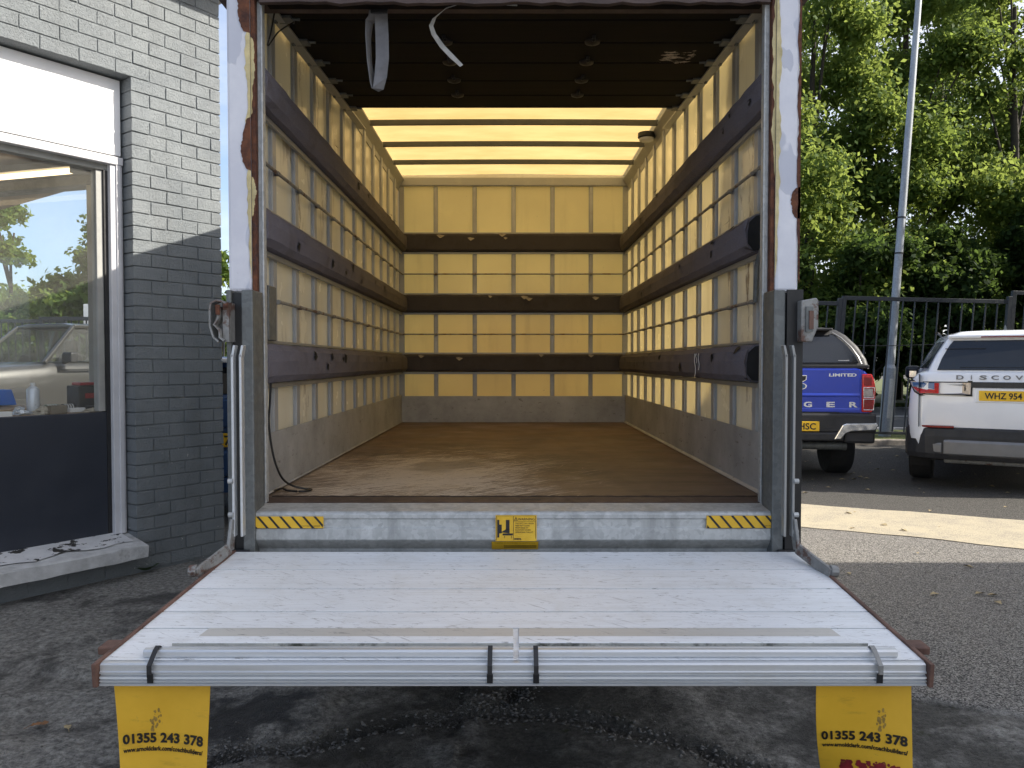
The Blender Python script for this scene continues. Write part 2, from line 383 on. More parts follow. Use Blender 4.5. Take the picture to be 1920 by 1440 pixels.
M['road'] = simple('far_road_asphalt', (.06, .062, .068), .85, var=.2, scale=3, bump=.2)
M['line'] = simple('worn_white_line', (.5, .5, .5), .8, var=.25, scale=9)
def worn_line():
    s = S('worn_cream_road_paint')
    ag = s.vor(170, out='Color'); sep = s.N('ShaderNodeSeparateColor'); s.L(ag, sep.inputs[0])
    keep = s.map(s.math('ADD', s.noise(3, 6, .7), s.math('MULTIPLY', sep.outputs[0], .5)), .42, .8)
    c = s.mix(keep, (.22, .205, .18), (.45, .39, .275))
    s.set(c, .85, 0); s.bump(s.vor(150), .6, .008); return s.m
M['worn_line'] = worn_line()
M['grass'] = simple('verge_grass', (.07, .10, .022), .9, var=.5, scale=20, dirt=((.22, .17, .08), .5, .8))
M['kerb'] = simple('kerb_stone', (.27, .24, .2), .9, var=.35, scale=14, bump=.3)
M['stone'] = simple('loose_chippings', (.17, .165, .155), .85, var=.5, scale=40)
M['bark'] = simple('tree_bark', (.04, .032, .024), .95, var=.35, scale=12, bump=.6, bscale=30)
M['fence'] = simple('black_painted_railing', (.022, .026, .032), .38, var=.2, spec=.5)
M['lamp_post'] = galv('weathered_lamp_post_steel', (.36, .385, .41))
M['leaf_dry'] = simple('dry_brown_leaf', (.22, .11, .05), .8, var=.4, scale=60)
M['leaf_pale'] = simple('dry_pale_leaf', (.34, .27, .15), .8, var=.4, scale=60)
def leaf(name, a, b, tl):
    s = S(name)
    rnd = s.N('ShaderNodeNewGeometry').outputs['Random Per Island']
    c = s.mix(rnd, a, b); c = s.mix(s.map(s.noise(.55, 3), .35, .65), tuple(k * .8 for k in a), c)
    s.set(c, .62, 0, .15)
    tr = s.N('ShaderNodeBsdfTranslucent'); s.L(s.mix(.5, c, tl), tr.inputs[0])
    mx = s.N('ShaderNodeMixShader'); mx.inputs[0].default_value = .5
    s.t.links.new(s.b.outputs[0], mx.inputs[1]); s.t.links.new(tr.outputs[0], mx.inputs[2]); s.t.links.new(mx.outputs[0], s.out.inputs[0]); return s.m
M['leaf'] = leaf('tree_leaves', (.055, .1, .027), (.125, .19, .052), (.5, .62, .12))
M['leaf_light'] = leaf('pale_tree_leaves', (.07, .125, .031), (.155, .22, .058), (.55, .65, .14))
M['leaf_shaded'] = leaf('shaded_bush_leaves', (.028, .055, .018), (.075, .12, .034), (.2, .3, .06))  # deep shade around the bushes put into their leaf colours
M['skin'] = simple('skin', (.52, .33, .25), .5, var=.06)
M['hair'] = simple('light_brown_hair', (.16, .095, .05), .6, var=.3, scale=60)
M['red_box'] = simple('red_plastic', (.4, .02, .025), .4)
M['blue_box'] = simple('bright_blue_plastic', (.03, .16, .62), .4, var=.1)
M['paper'] = simple('white_paper', (.72, .72, .72), .7, var=.08)
M['rag'] = simple('beige_rag', (.45, .4, .32), .9, var=.3, scale=30)
M['can'] = simple('white_spray_can', (.6, .64, .7), .3, .3, .08)
M['green_can'] = simple('dark_green_can', (.05, .11, .07), .3, .2)
M['clad'] = simple('pale_cladding', (.62, .61, .58), .5, var=.1)
M['weed'] = simple('green_weed', (.05, .1, .025), .7, var=.4)
M['lamp_glass'] = simple('clear_lamp_cover', (.6, .6, .58), .15, var=.1)
M['crate'] = simple('brown_cardboard', (.2, .16, .11), .8)

# ------------------------------------------------------------------ mesh builder and object helpers
class MB:
    def __init__(s): s.v = []; s.f = []; s.m = []
    def add(s, vs, fs, mi=0):
        o = len(s.v); s.v += [tuple(p) for p in vs]
        for f in fs: s.f.append(tuple(i + o for i in f)); s.m.append(mi)
        return s
    def box(s, x0, x1, y0, y1, z0, z1, mi=0, T=None):
        P = [(x, y, z) for z in (z0, z1) for y in (y0, y1) for x in (x0, x1)]
        if T: P = [T(*p) for p in P]
        return s.add(P, [(0, 2, 3, 1), (4, 5, 7, 6), (0, 1, 5, 4), (2, 6, 7, 3), (0, 4, 6, 2), (1, 3, 7, 5)], mi)
    def beam(s, a, b, wx, wy, mi=0, up=(0, 0, 1)):
        a, b = Vector(a), Vector(b); d = (b - a).normalized(); u = Vector(up)
        if abs(d.dot(u)) > .95: u = Vector((0, 1, 0))
        r = d.cross(u).normalized() * wx / 2; q = d.cross(r).normalized() * wy / 2
        P = [c + i * r + j * q for c in (a, b) for i, j in ((-1, -1), (1, -1), (1, 1), (-1, 1))]
        return s.add(P, [(3, 2, 1, 0), (4, 5, 6, 7), (0, 1, 5, 4), (1, 2, 6, 5), (2, 3, 7, 6), (3, 0, 4, 7)], mi)
    def tube(s, pts, r, n=8, mi=0, cap=True):
        pts = [Vector(p) for p in pts]; rs = r if isinstance(r, (list, tuple)) else [r] * len(pts)
        d0 = (pts[1] - pts[0]).normalized(); u = Vector((0, 0, 1)) if abs(d0.z) < .9 else Vector((1, 0, 0))
        V = []
        for i, p in enumerate(pts):
            d = (pts[min(i + 1, len(pts) - 1)] - pts[max(i - 1, 0)]).normalized()
            x = d.cross(u).normalized(); y = x.cross(d).normalized()
            V += [p + rs[i] * (math.cos(a) * x + math.sin(a) * y) for a in (2 * math.pi * k / n for k in range(n))]
        F = [(i * n + k, i * n + (k + 1) % n, (i + 1) * n + (k + 1) % n, (i + 1) * n + k) for i in range(len(pts) - 1) for k in range(n)]
        if cap: F += [tuple(range(n - 1, -1, -1)), tuple((len(pts) - 1) * n + k for k in range(n))]
        return s.add(V, F, mi)
    def ribbon(s, pts, wvec, th, mi=0):
        """flat strap of width vector wvec (or one per point) and thickness th along pts"""
        pts = [Vector(p) for p in pts]; V = []
        for i, p in enumerate(pts):
            d = (pts[min(i + 1, len(pts) - 1)] - pts[max(i - 1, 0)]).normalized()
            wv = Vector(wvec[i] if isinstance(wvec, list) else wvec); n = d.cross(wv).normalized() * th / 2; h = wv / 2
            V += [p - h - n, p + h - n, p + h + n, p - h + n]
        n_ = len(pts); F = [(i * 4 + k, i * 4 + (k + 1) % 4, i * 4 + 4 + (k + 1) % 4, i * 4 + 4 + k) for i in range(n_ - 1) for k in range(4)]
        F += [(3, 2, 1, 0), tuple((n_ - 1) * 4 + k for k in range(4))]
        return s.add(V, F, mi)
    def loft(s, rings, mi=0, cap=True):
        n = len(rings[0]); V = [p for r in rings for p in r]
        F = [(i * n + k, i * n + (k + 1) % n, (i + 1) * n + (k + 1) % n, (i + 1) * n + k) for i in range(len(rings) - 1) for k in range(n)]
        if cap: F += [tuple(range(n - 1, -1, -1)), tuple((len(rings) - 1) * n + k for k in range(n))]
        return s.add(V, F, mi)
    def prism(s, poly, fn, t0, t1, mi=0, steps=1):
        return s.loft([[fn(p, q, t0 + (t1 - t0) * k / steps) for p, q in poly] for k in range(steps + 1)], mi)
    def lathe(s, c, prof, n=16, mi=0, axis='z'):
        c = Vector(c); R_ = []
        for r, h in prof:
            ring = []
            for k in range(n):
                a = 2 * math.pi * k / n; p = (r * math.cos(a), r * math.sin(a), h)
                if axis == 'x': p = (p[2], p[0], p[1])
                elif axis == 'y': p = (p[1], p[2], p[0])
                ring.append(c + Vector(p))
            R_.append(ring)
        return s.loft(R_, mi)
    def build(s, name, mats, parent=None, smooth=False, bevel=0, recalc=True):
        me = bpy.data.meshes.new(name)
        me.from_pydata(s.v, [], s.f)
        for k in (mats if isinstance(mats, (list, tuple)) else [mats]): me.materials.append(M[k] if isinstance(k, str) else k)
        me.polygons.foreach_set('material_index', s.m)
        if smooth: me.polygons.foreach_set('use_smooth', [True] * len(s.f))
        if recalc:
            import bmesh
            bm = bmesh.new(); bm.from_mesh(me); bmesh.ops.recalc_face_normals(bm, faces=bm.faces); bm.to_mesh(me); bm.free()
        o = bpy.data.objects.new(name, me); COL.objects.link(o)
        if smooth:
            try: me.set_sharp_from_angle(angle=R(40))
            except Exception: pass
        if bevel:
            b = o.modifiers.new('edge', 'BEVEL'); b.width = bevel; b.segments = 2; b.limit_method = 'ANGLE'; b.angle_limit = R(40)
        if parent is not None: adopt(o, parent)
        return o

def rootmat(o):
    m = o.matrix_basis.copy()
    return m if o.parent is None else rootmat(o.parent) @ o.matrix_parent_inverse @ m
def adopt(o, parent, local=False):
    o.parent = parent
    if not parent.get('local_parts') and not local: o.matrix_parent_inverse = rootmat(parent).inverted()
    if parent.get('local_parts'): o['local_parts'] = 1
def tag(o, label, cat, group=None, kind=None):
    if label: o['label'] = label
    if cat: o['category'] = cat
    if group: o['group'] = group
    if kind: o['kind'] = kind
    return o
def thing(name, label, cat, loc=(0, 0, 0), rz=0, group=None, local=False):
    o = bpy.data.objects.new(name, None); COL.objects.link(o); o.location = loc; o.rotation_euler = (0, 0, rz); o.empty_display_size = .2
    if local: o['local_parts'] = 1
    return tag(o, label, cat, group)
def structure(name, mb, mats, **k):
    o = mb.build(name, mats, **k); o['kind'] = 'structure'; return o

def text_mesh(mb, body, size, fn, mi=0, align='CENTER', bold=0., width=None, depth=.0015):
    """lettering: glyph outlines of the built-in font, given thickness and laid through fn(u, v, d)"""
    cu = bpy.data.curves.new('lettering', 'FONT'); cu.body = body; cu.size = size; cu.align_x = align; cu.offset = bold; cu.resolution_u = 3
    cu.extrude = .5
    ob = bpy.data.objects.new('lettering', cu); COL.objects.link(ob)
    dg = bpy.context.evaluated_depsgraph_get(); me = bpy.data.meshes.new_from_object(ob.evaluated_get(dg))
    P = [tuple(v.co) for v in me.vertices]; F = [tuple(p.vertices) for p in me.polygons]
    bpy.data.objects.remove(ob); bpy.data.curves.remove(cu)
    if not P: return
    xs = [p[0] for p in P]; k = 1.
    if width: k = width / (max(xs) - min(xs))
    mb.add([fn(p[0] * k, p[1], (p[2] + .5) * depth) for p in P], F, mi)
    bpy.data.meshes.remove(me)
# ------------------------------------------------------------------ ground
CRACK = [(-1.30, 2.50), (-1.053, 2.671), (-.954, 2.765), (-.784, 2.784), (-.645, 2.865), (-.421, 2.997), (-.13, 3.091), (.109, 3.115), (.299, 3.043), (.452, 2.921), (.656, 2.824), (.822, 2.652), (.98, 2.52)]
BRANCH = [(-.13, 3.091), (-.05, 3.2), (.02, 3.4), (.05, 3.9)]
def seg_dist(px, py, pts):
    d = None
    for (ax, ay), (bx, by) in zip(pts[:-1], pts[1:]):
        vx, vy = bx - ax, by - ay; t = np.clip(((px - ax) * vx + (py - ay) * vy) / (vx * vx + vy * vy), 0, 1)
        q = np.hypot(px - ax - t * vx, py - ay - t * vy); d = q if d is None else np.minimum(d, q)
    return d
def value_noise(x, y, seed):
    rng = np.random.RandomState(seed); g = rng.rand(256, 256)
    xi = np.floor(x).astype(int); yi = np.floor(y).astype(int); fx = x - xi; fy = y - yi
    fx = fx * fx * (3 - 2 * fx); fy = fy * fy * (3 - 2 * fy); xi %= 256; yi %= 256; x1 = (xi + 1) % 256; y1 = (yi + 1) % 256
    return (g[xi, yi] * (1 - fx) + g[x1, yi] * fx) * (1 - fy) + (g[xi, y1] * (1 - fx) + g[x1, y1] * fx) * fy - .5
def ground_h(x, y):
    near = np.clip((5.2 - y) / 1.4, 0, 1) * np.clip((y + 2) / 3, 0, 1) * np.clip((4 - np.abs(x)) / 1.5, 0, 1)
    h = .022 * value_noise(x * 1.3, y * 1.3, 1) + .016 * value_noise(x * 4.1, y * 4.1, 2) + .011 * value_noise(x * 13, y * 13, 3) + .007 * value_noise(x * 34, y * 34, 4)
    old = np.clip((4.02 - (.48 * x + y)) / .02, 0, 1)                       # the old surface sits a little lower than the tarmac on the right
    old = np.where(x > -.25, old, 1.)
    h = h * (.25 + .75 * old) - .022 * old * np.clip((x + .25) / .3, 0, 1)
    wx = x + .05 * value_noise(x * 9, y * 9, 5); wy = y + .05 * value_noise(x * 9, y * 9, 6)
    dc = seg_dist(wx, wy, CRACK); db = seg_dist(wx, wy, BRANCH)
    h = h - .034 * np.exp(-(dc / .045) ** 2) - .022 * np.exp(-(db / .05) ** 2)
    slabs = value_noise(x * 2.2 + 7, y * 2.2 + 3, 8)
    h = h + .012 * np.clip(slabs * 14, -1, 1) * (y < 3.6) * (x < -.2)
    return h * near - .10 * np.clip((y - 6) / 4.5, 0, 1) * np.clip(x / 1.5, 0, 1)
def axis(lo, hi, step, out):
    a = list(np.arange(lo, hi, step)); g = step; v = hi; up = []
    while v < out: up.append(v); g *= 1.35; v += g
    g = step; v = lo - step; dn = []
    while v > -out: dn.append(v); g *= 1.35; v -= g
    return np.array(dn[::-1] + a + up + [out])
gx = axis(-3.4, 3.4, .022, 900); gy = axis(2.35, 5.6, .017, 900)
X, Y = np.meshgrid(gx, gy); Z = ground_h(X, Y); nx, ny = len(gx), len(gy)
me = bpy.data.meshes.new('ground'); me.vertices.add(nx * ny); me.vertices.foreach_set('co', np.stack([X, Y, Z], -1).astype(np.float32).ravel())
ii = (np.arange(ny - 1)[:, None] * nx + np.arange(nx - 1)[None]).ravel()
qd = np.stack([ii, ii + 1, ii + nx + 1, ii + nx], -1).astype(np.int32)
me.loops.add(qd.size); me.loops.foreach_set('vertex_index', qd.ravel()); me.polygons.add(len(qd))
me.polygons.foreach_set('loop_start', np.arange(0, qd.size, 4, dtype=np.int32)); me.polygons.foreach_set('loop_total', np.full(len(qd), 4, np.int32))
me.polygons.foreach_set('use_smooth', np.ones(len(qd), bool)); me.materials.append(M['ground']); me.update(); me.validate()
go = bpy.data.objects.new('ground', me); COL.objects.link(go); go['kind'] = 'structure'
def gh(x, y): return float(ground_h(np.array([x]), np.array([y]))[0])

b = MB()


V = []; F = []
for k in range(31):
    x = 1.2 + k * .2; y0_, y1_ = 6.58 - .62 * (x - 2.48), 7.79 - .545 * (x - 2.935)
    for q in range(7): y_ = y0_ + (y1_ - y0_) * q / 6; V.append((x, y_ + (random.uniform(-.03, .03) if q in (0, 6) else 0), .0055 - .1 * max(0, y_ - 6) / 4.5))
b = MB(); b.add(V, [(7 * k + q, 7 * k + 7 + q, 7 * k + 8 + q, 7 * k + 1 + q) for k in range(30) for q in range(6)])
structure('road_marking', b, 'worn_line', recalc=False)

# far side of the yard: kerb, verge, road behind the railings
b = MB(); b.box(-60, 60, 13.95, 14.08, -.2, .0); structure('kerb', b, 'kerb', bevel=.02)
b = MB()
for k in range(60):
    x = -60 + 2 * k; b.add([(x, 14.08, -.004), (x + 2, 14.08, -.004), (x + 2, 15.7, .03), (x, 15.7, .03)], [(0, 1, 2, 3)])
structure('verge', b, 'grass', recalc=False)
b = MB(); b.box(-90, 90, 15.7, 24.4, -.2, .012); structure('road', b, 'road')
b = MB()
for x0 in np.arange(-30, 40, 5.5): b.box(x0, x0 + 3.2, 19.9, 20.02, .012, .017)
b.box(-60, 60, 16.3, 16.42, .012, .016); b.box(-60, 60, 23.6, 23.72, .012, .016)
structure('road_line', b, 'line')
b = MB(); b.box(-90, 90, 24.4, 60, -.2, .13); structure('far_bank', b, 'grass')

rng = np.random.RandomState(3)
def mesh_np(name, V, F, mat, parent=None, kind=None):
    me = bpy.data.meshes.new(name); k = F.shape[1]
    me.vertices.add(len(V)); me.vertices.foreach_set('co', V.astype(np.float32).ravel())
    me.loops.add(F.size); me.loops.foreach_set('vertex_index', F.astype(np.int32).ravel()); me.polygons.add(len(F))
    me.polygons.foreach_set('loop_start', np.arange(0, F.size, k, dtype=np.int32)); me.polygons.foreach_set('loop_total', np.full(len(F), k, np.int32))
    me.materials.append(M[mat]); me.update(calc_edges=True)
    o = bpy.data.objects.new(name, me); COL.objects.link(o)
    if parent is not None: adopt(o, parent)
    if kind: o['kind'] = kind
    return o
# loose chippings along the broken joint and over the old surface
def chips():
    P = []
    for pts, n, sp in ((CRACK, 1500, .05), (BRANCH, 420, .07)):
        for _ in range(n):
            i = rng.randint(len(pts) - 1); t = rng.rand(); ax, ay = pts[i]; bx, by = pts[i + 1]
            P.append((ax + t * (bx - ax) + rng.randn() * sp, ay + t * (by - ay) + rng.randn() * sp * .8, .003 + .007 * rng.rand() ** 2))
    for _ in range(900): P.append((rng.uniform(-3, 3), rng.uniform(2.45, 5.2), .002 + .004 * rng.rand() ** 2))
    P = np.array(P); n = len(P); Zs = ground_h(P[:, 0], P[:, 1])
    base = np.array([(1, 0, 0), (0, 1, 0), (-1, 0, 0), (0, -1, 0), (0, 0, .8), (0, 0, -.8)])
    F0 = np.array([(0, 1, 4), (1, 2, 4), (2, 3, 4), (3, 0, 4), (1, 0, 5), (2, 1, 5), (3, 2, 5), (0, 3, 5)])
    a = rng.rand(n) * 6.28; V = base[None] * (1 + .5 * (rng.rand(n, 6, 1) - .5)) * P[:, None, 2:3] * np.stack([1 + rng.rand(n), np.ones(n), .6 + .4 * rng.rand(n)], -1)[:, None]
    x = V[..., 0] * np.cos(a)[:, None] - V[..., 1] * np.sin(a)[:, None]; y = V[..., 0] * np.sin(a)[:, None] + V[..., 1] * np.cos(a)[:, None]
    V = np.stack([x + P[:, 0:1], y + P[:, 1:2], V[..., 2] + (Zs + P[:, 2] * .3)[:, None]], -1)
    F = (F0[None] + 6 * np.arange(n)[:, None, None]).reshape(-1, 3)
    mesh_np('gravel', V.reshape(-1, 3), F, 'stone', kind='stuff')
chips()
# dead leaves blown over the yard on the right
def leaf_litter():
    n = 170; x = rng.uniform(1.8, 9, n); y = rng.uniform(4.4, 12.5, n); a = rng.rand(n) * 6.28; sz = .015 + .03 * rng.rand(n)
    base = np.array([(-1, 0, .1), (0, -.55, .35), (1, 0, .15), (0, .55, .5)])
    V = base[None] * sz[:, None, None]; X_ = V[..., 0] * np.cos(a)[:, None] - V[..., 1] * np.sin(a)[:, None] + x[:, None]; Y_ = V[..., 0] * np.sin(a)[:, None] + V[..., 1] * np.cos(a)[:, None] + y[:, None]
    V = np.stack([X_, Y_, V[..., 2] + .004 + ground_h(x, y)[:, None]], -1)
    mesh_np('fallen_leaves', V.reshape(-1, 3), np.arange(n * 4).reshape(-1, 4), 'leaf_pale', kind='stuff')
leaf_litter()
def dry_leaf(x, y, s, mat, label, a):
    b = MB(); z = gh(x, y); n = 9
    for side in (-1, 1):
        V = []
        for k in range(n):
            t = k / (n - 1); wd = math.sin(math.pi * t) ** .7 * (.6 + .18 * math.sin(t * 19))
            u = (t - .5) * 2; V += [(u, 0, .12 * u * u), (u, side * wd, .12 * u * u + .45 * wd + .15 * math.sin(7 * t + side))]
        V = [(x + s * (p[0] * math.cos(a) - p[1] * math.sin(a)), y + s * (p[0] * math.sin(a) + p[1] * math.cos(a)), z + .012 + s * p[2] * .6) for p in V]
        b.add(V, [(2 * k, 2 * k + 2, 2 * k + 3, 2 * k + 1) for k in range(n - 1)])
    b.tube([(x - s * math.cos(a), y - s * math.sin(a), z + .015), (x - 1.8 * s * math.cos(a), y - 1.7 * s * math.sin(a), z + .006)], .0012, 5)
    tag(b.build('fallen_leaf', mat, recalc=False), label, 'leaf')
dry_leaf(-1.824, 2.93, .03, 'leaf_dry', 'curled reddish brown dead leaf on the dark ground left of the yellow flag', .5)
dry_leaf(-1.704, 2.908, .022, 'leaf_pale', 'small pale crumpled dead leaf closest to the yellow flag', 2.2)

# ------------------------------------------------------------------ trees
def leaf_cloud(C, Rr, n, size, rs, flat=.75):
    """n leaf blades spread through the blobs C (centres) / Rr (radii), denser towards each blob's skin"""
    k = rs.choice(len(C), n, p=Rr ** 2.2 / np.sum(Rr ** 2.2)); d = rs.randn(n, 3); d /= np.linalg.norm(d, axis=1)[:, None]
    rad = Rr[k] * np.where(rs.rand(n) < .25, 1.5, 1.) * (rs.rand(n) ** .45) * (1 + .12 * rs.randn(n)); P = C[k] + d * rad[:, None] * np.array([1, 1, flat])
    # leaves come in sprays
    P += .10 * np.sin(P[:, [1, 2, 0]] * 9.0)
    ax = rs.randn(n, 3) + np.array([0, 0, -.3]); ax /= np.linalg.norm(ax, axis=1)[:, None]
    up = rs.randn(n, 3) * .8 + np.array([0, 0, 1.0]) + d * .5; sd = np.cross(ax, up); sd /= np.linalg.norm(sd, axis=1)[:, None] + 1e-9
    nn = np.cross(sd, ax); s = size * (.6 + .8 * rs.rand(n))[:, None]
    V = np.stack([P - ax * s, P + sd * s * .55 + nn * s * .12, P + ax * s, P - sd * s * .55 + nn * s * .12], 1)
    F = np.arange(4 * n).reshape(-1, 4); return V.reshape(-1, 3), F
TREES = 'trees across the road'
def tree(x, y, h, r, seed, label, mat='leaf', n=15000, base=.18, size=.09, name='broadleaf_tree', nb=52, group=TREES, z0=0.0, gap=.0):
    rs = np.random.RandomState(seed); t = thing(name, label, 'tree', (x, y, z0), 0, group)
    C = []; Rr = []
    for i in range(nb):
        u = rs.rand(); z = z0 + h * (base + (1 - base) * u * .96); prof = math.sin(math.pi * min(1, .22 + .76 * u)) ** .6
        a = rs.rand() * 6.28; q = r * prof * (rs.rand() ** .5) * .85
        C.append((x + q * math.cos(a), y + q * math.sin(a), z)); Rr.append(r * (.2 + .2 * rs.rand()) * (1 - .3 * u))
    V, F = leaf_cloud(np.array(C), np.array(Rr), n, size, rs); mesh_np('crown', V, F, mat, t, 'stuff')
    b = MB(); lean = rs.randn(2) * .25; pts = [(x + lean[0] * k / 6 + .05 * math.sin(k * 2.1), y + lean[1] * k / 6, z0 - .1 + h * .8 * k / 6) for k in range(7)]
    b.tube(pts, [max(.03, .028 * h * (1 - .13 * k) * .55) for k in range(7)], 9); b.build('trunk', 'bark', t, smooth=True)
    for i in range(0, nb, 4):
        c = C[i]; j = max(1, min(5, int((c[2] - z0) / (h * .8) * 6 * .7))); p = Vector(pts[j]); c = Vector(c); m = (p + c) / 2 + Vector((0, 0, .12 * r))
        b = MB(); b.tube([p, m, c], [.05, .035, .015], 6); b.build('limb', 'bark', t, smooth=True)
    return t
tree(9.6, 25.0, 15.5, 3.2, 11, 'tall leafy tree nearest the van, left of the lamp post, across the road', 'leaf_light', 56000)
tree(13.2, 26.5, 17.0, 3.2, 12, 'tall leafy tree rising directly behind the grey lamp post', 'leaf', 56000)
tree(16.6, 25.5, 16.5, 3.0, 13, 'tall leafy tree right of the lamp post, above the white car', 'leaf_light', 56000)
tree(20.4, 27.5, 17.5, 3.3, 14, 'tall tree above the right edge of the white car, farthest right', 'leaf', 54000)
tree(11.4, 32.5, 19.0, 4.4, 15, 'taller tree showing behind the row, left of the lamp post top', 'leaf', 40000)
tree(18.4, 33.5, 20.0, 4.6, 16, 'taller tree showing behind the row, between two front trees on the right', 'leaf', 40000)
for i, (x, y, h, r, lb) in enumerate(((8.2, 23.2, 4.6, 1.7, 'dense dark bush behind the blue pickup, just right of the van'), (10.6, 23.4, 6.0, 2.0, 'large dense dark bush behind the railings, left of the lamp post'),
                                      (13.3, 23.3, 5.4, 1.9, 'dense dark bush behind the foot of the lamp post'), (15.9, 23.2, 6.2, 2.0, 'large dense bush behind the railings above the white car'), (18.6, 23.6, 5.6, 2.0, 'dense bush at the right end of the railings'))):
    tree(x, y, h, r, 30 + i, lb, 'leaf_shaded', 26000, .02, .095, 'dense_bush', 30, 'bushes behind the railings')
for i, (x, y, h, r, lb) in enumerate(((-17.3, 26.0, 7.4, 1.9, 'bright green tree seen through the window at its left edge'), (-14.9, 26.5, 4.8, 1.9, 'low bushy tree seen through the middle of the window'),
                                      (-13.2, 25.5, 6.3, 1.8, 'rounded green tree seen through the window above the grey car'), (-11.4, 24.0, 6.8, 1.6, 'green tree seen through the window beside its right frame'),
                                      (-9.3, 25.0, 5.2, 1.6, 'green tree in the gap between the brick pier and the van'), (-16.2, 24.2, 3.6, 1.9, 'low bush seen through the window behind the far railings'), (-13.6, 23.6, 3.4, 2.0, 'low bush behind the grey car, seen through the window'), (-10.6, 23.0, 3.2, 1.8, 'low bush behind the blue hatchback'))):
    tree(x, y, h, r, 50 + i, lb, 'leaf_light', 9000, .05, .11, 'small_tree', 24, 'trees beyond the workshop')
for i, (x, lb) in enumerate(((5.4, 'tall tree hidden behind the right side of the van'), (1.2, 'tall tree hidden behind the middle of the van'), (-3.2, 'tall tree hidden behind the left side of the van'))):
    tree(x, 27.0 + i, 14.5 - i, 3.3, 80 + i, lb, 'leaf', 12000)
tree(14.6, 11.6, 9.5, 3.5, 71, 'tree beside the parking bays beyond the right edge', 'leaf', 22000, .06, .14, 'broadleaf_tree', 50, None)
tree(17.5, 18.5, 11.5, 3.8, 72, 'tree behind the end of the railings beyond the right edge', 'leaf', 16000, .1, .15, 'broadleaf_tree', 44, None)

# ------------------------------------------------------------------ railings and lamp post
def railing(name, label, xs, y, tops, bots, nbar, lean=0.07, group='railing panels along the far kerb'):
    x0, x1 = xs; t = thing(name, label, 'railing', ((x0 + x1) / 2, y, 0), 0, group)
    zt = lambda x: tops[0] + (tops[1] - tops[0]) * (x - x0) / (x1 - x0); zb = lambda x: bots[0] + (bots[1] - bots[0]) * (x - x0) / (x1 - x0)
    b = MB(); b.beam((x0 - .03, y, zt(x0)), (x1, y, zt(x1)), .05, .075); b.build('top_rail', 'fence', t, bevel=.006)
    b = MB(); b.beam((x0 - lean * 2.4, y, zb(x0)), (x1 - lean * 2.4, y, zb(x1)), .04, .05); b.build('bottom_rail', 'fence', t, bevel=.005)
    for k in range(1, nbar):
        x = x0 + (x1 - x0) * k / nbar; b = MB(); b.tube([(x - lean * (zt(x) - zb(x)), y, zb(x)), (x, y, zt(x) - .03)], .0155, 8); b.build('bar', 'fence', t, smooth=True)
    for x, dz in ((x0, .035), (x1, .10)):
        b = MB(); b.beam((x - lean * 2.6, y, 0), (x, y, zt(x) + dz), .075, .075); b.build('post', 'fence', t, bevel=.006)
    return t
railing('metal_railing', 'black railing panel between the blue pickup and the white car', (6.17, 9.24), 14.3, (2.605, 2.53), (.11, .05), 14)
railing('metal_railing', 'lower black railing panel just right of the van behind the pickup', (3.02, 6.09), 14.3, (2.57, 2.50), (.14, .08), 14)
railing('metal_railing', 'black railing panel at the right edge, stepped higher', (9.32, 12.4), 14.3, (2.70, 2.62), (.11, .05), 14)
for k, lb in enumerate(('black railing panel behind the van cab on its right side', 'black railing panel behind the middle of the van', 'black railing panel behind the left side of the van')):
    railing('metal_railing', lb, (-.12 - 3.14 * k, 2.95 - 3.14 * k), 14.3, (2.54 - .03 * k, 2.47 - .03 * k), (.14, .1), 14)
for k, lb in enumerate(('black railing panel farthest left, seen through the workshop window', 'black railing panel behind the grey car, seen through the window', 'black railing panel behind the blue hatchback in the gap')):
    railing('metal_railing', lb, (-15.8 + 3.1 * k, -12.75 + 3.1 * k), 17.5 - .9 * k, (2.3, 2.3), (.1, .1), 20, 0, 'railing panels left of the van')

t = thing('lamp_post', 'tall leaning grey steel lamp post behind the railings', 'lamp post', (7.1, 14.6, 0))
bs = Vector((7.10, 14.6, 0)); tp = Vector((7.72, 14.6, 9.6)); at_ = lambda k: bs + (tp - bs) * k
b = MB(); b.tube([at_(-.01), at_(.135)], .108, 16); b.tube([at_(.135), at_(.142)], [.108, .078], 16); b.build('base_section', 'lamp_post', t, smooth=True)
b = MB(); b.tube([at_(.138), at_(.5), at_(1.)], [.078, .066, .05], 16); b.build('shaft', 'lamp_post', t, smooth=True)
for k in (.36, .43):
    b = MB(); b.tube([at_(k), at_(k + .003)], .078, 16); b.build('strap_band', 'black', t, smooth=True)
b = MB(); b.box(7.055, 7.125, 14.485, 14.5, .35, 1.1, 0, lambda x, y, z: (x + .0646 * z, y, z)); b.build('access_door', 'galv', t, bevel=.004)
b = MB(); b.box(7.6, 7.84, 13.7, 14.7, 9.6, 9.75); b.build('lamp_head', 'galv_dark', t, bevel=.03)
b = MB(); b.tube([(3.1, 14.42, 1.77), (5.2, 14.42, 1.72), (7.2, 14.42, 1.72), (9.2, 14.42, 1.79), (12.3, 14.42, 1.9)], .008, 6)
tag(b.build('wire', 'black'), 'thin black wire strung across the railings behind the cars', 'wire')
t = thing('notice_board', 'white board on a post behind the grey car, seen through the window', 'sign', (-9.05, 16.0, 0))
b = MB(); b.box(-8.9, -8.35, 15.98, 16.0, 2.15, 2.62); b.build('board', 'fascia', t, bevel=.004)
b = MB(); b.tube([(-8.62, 16.03, 0), (-8.62, 16.03, 2.6)], .03, 8); b.build('post', 'galv', t, smooth=True)

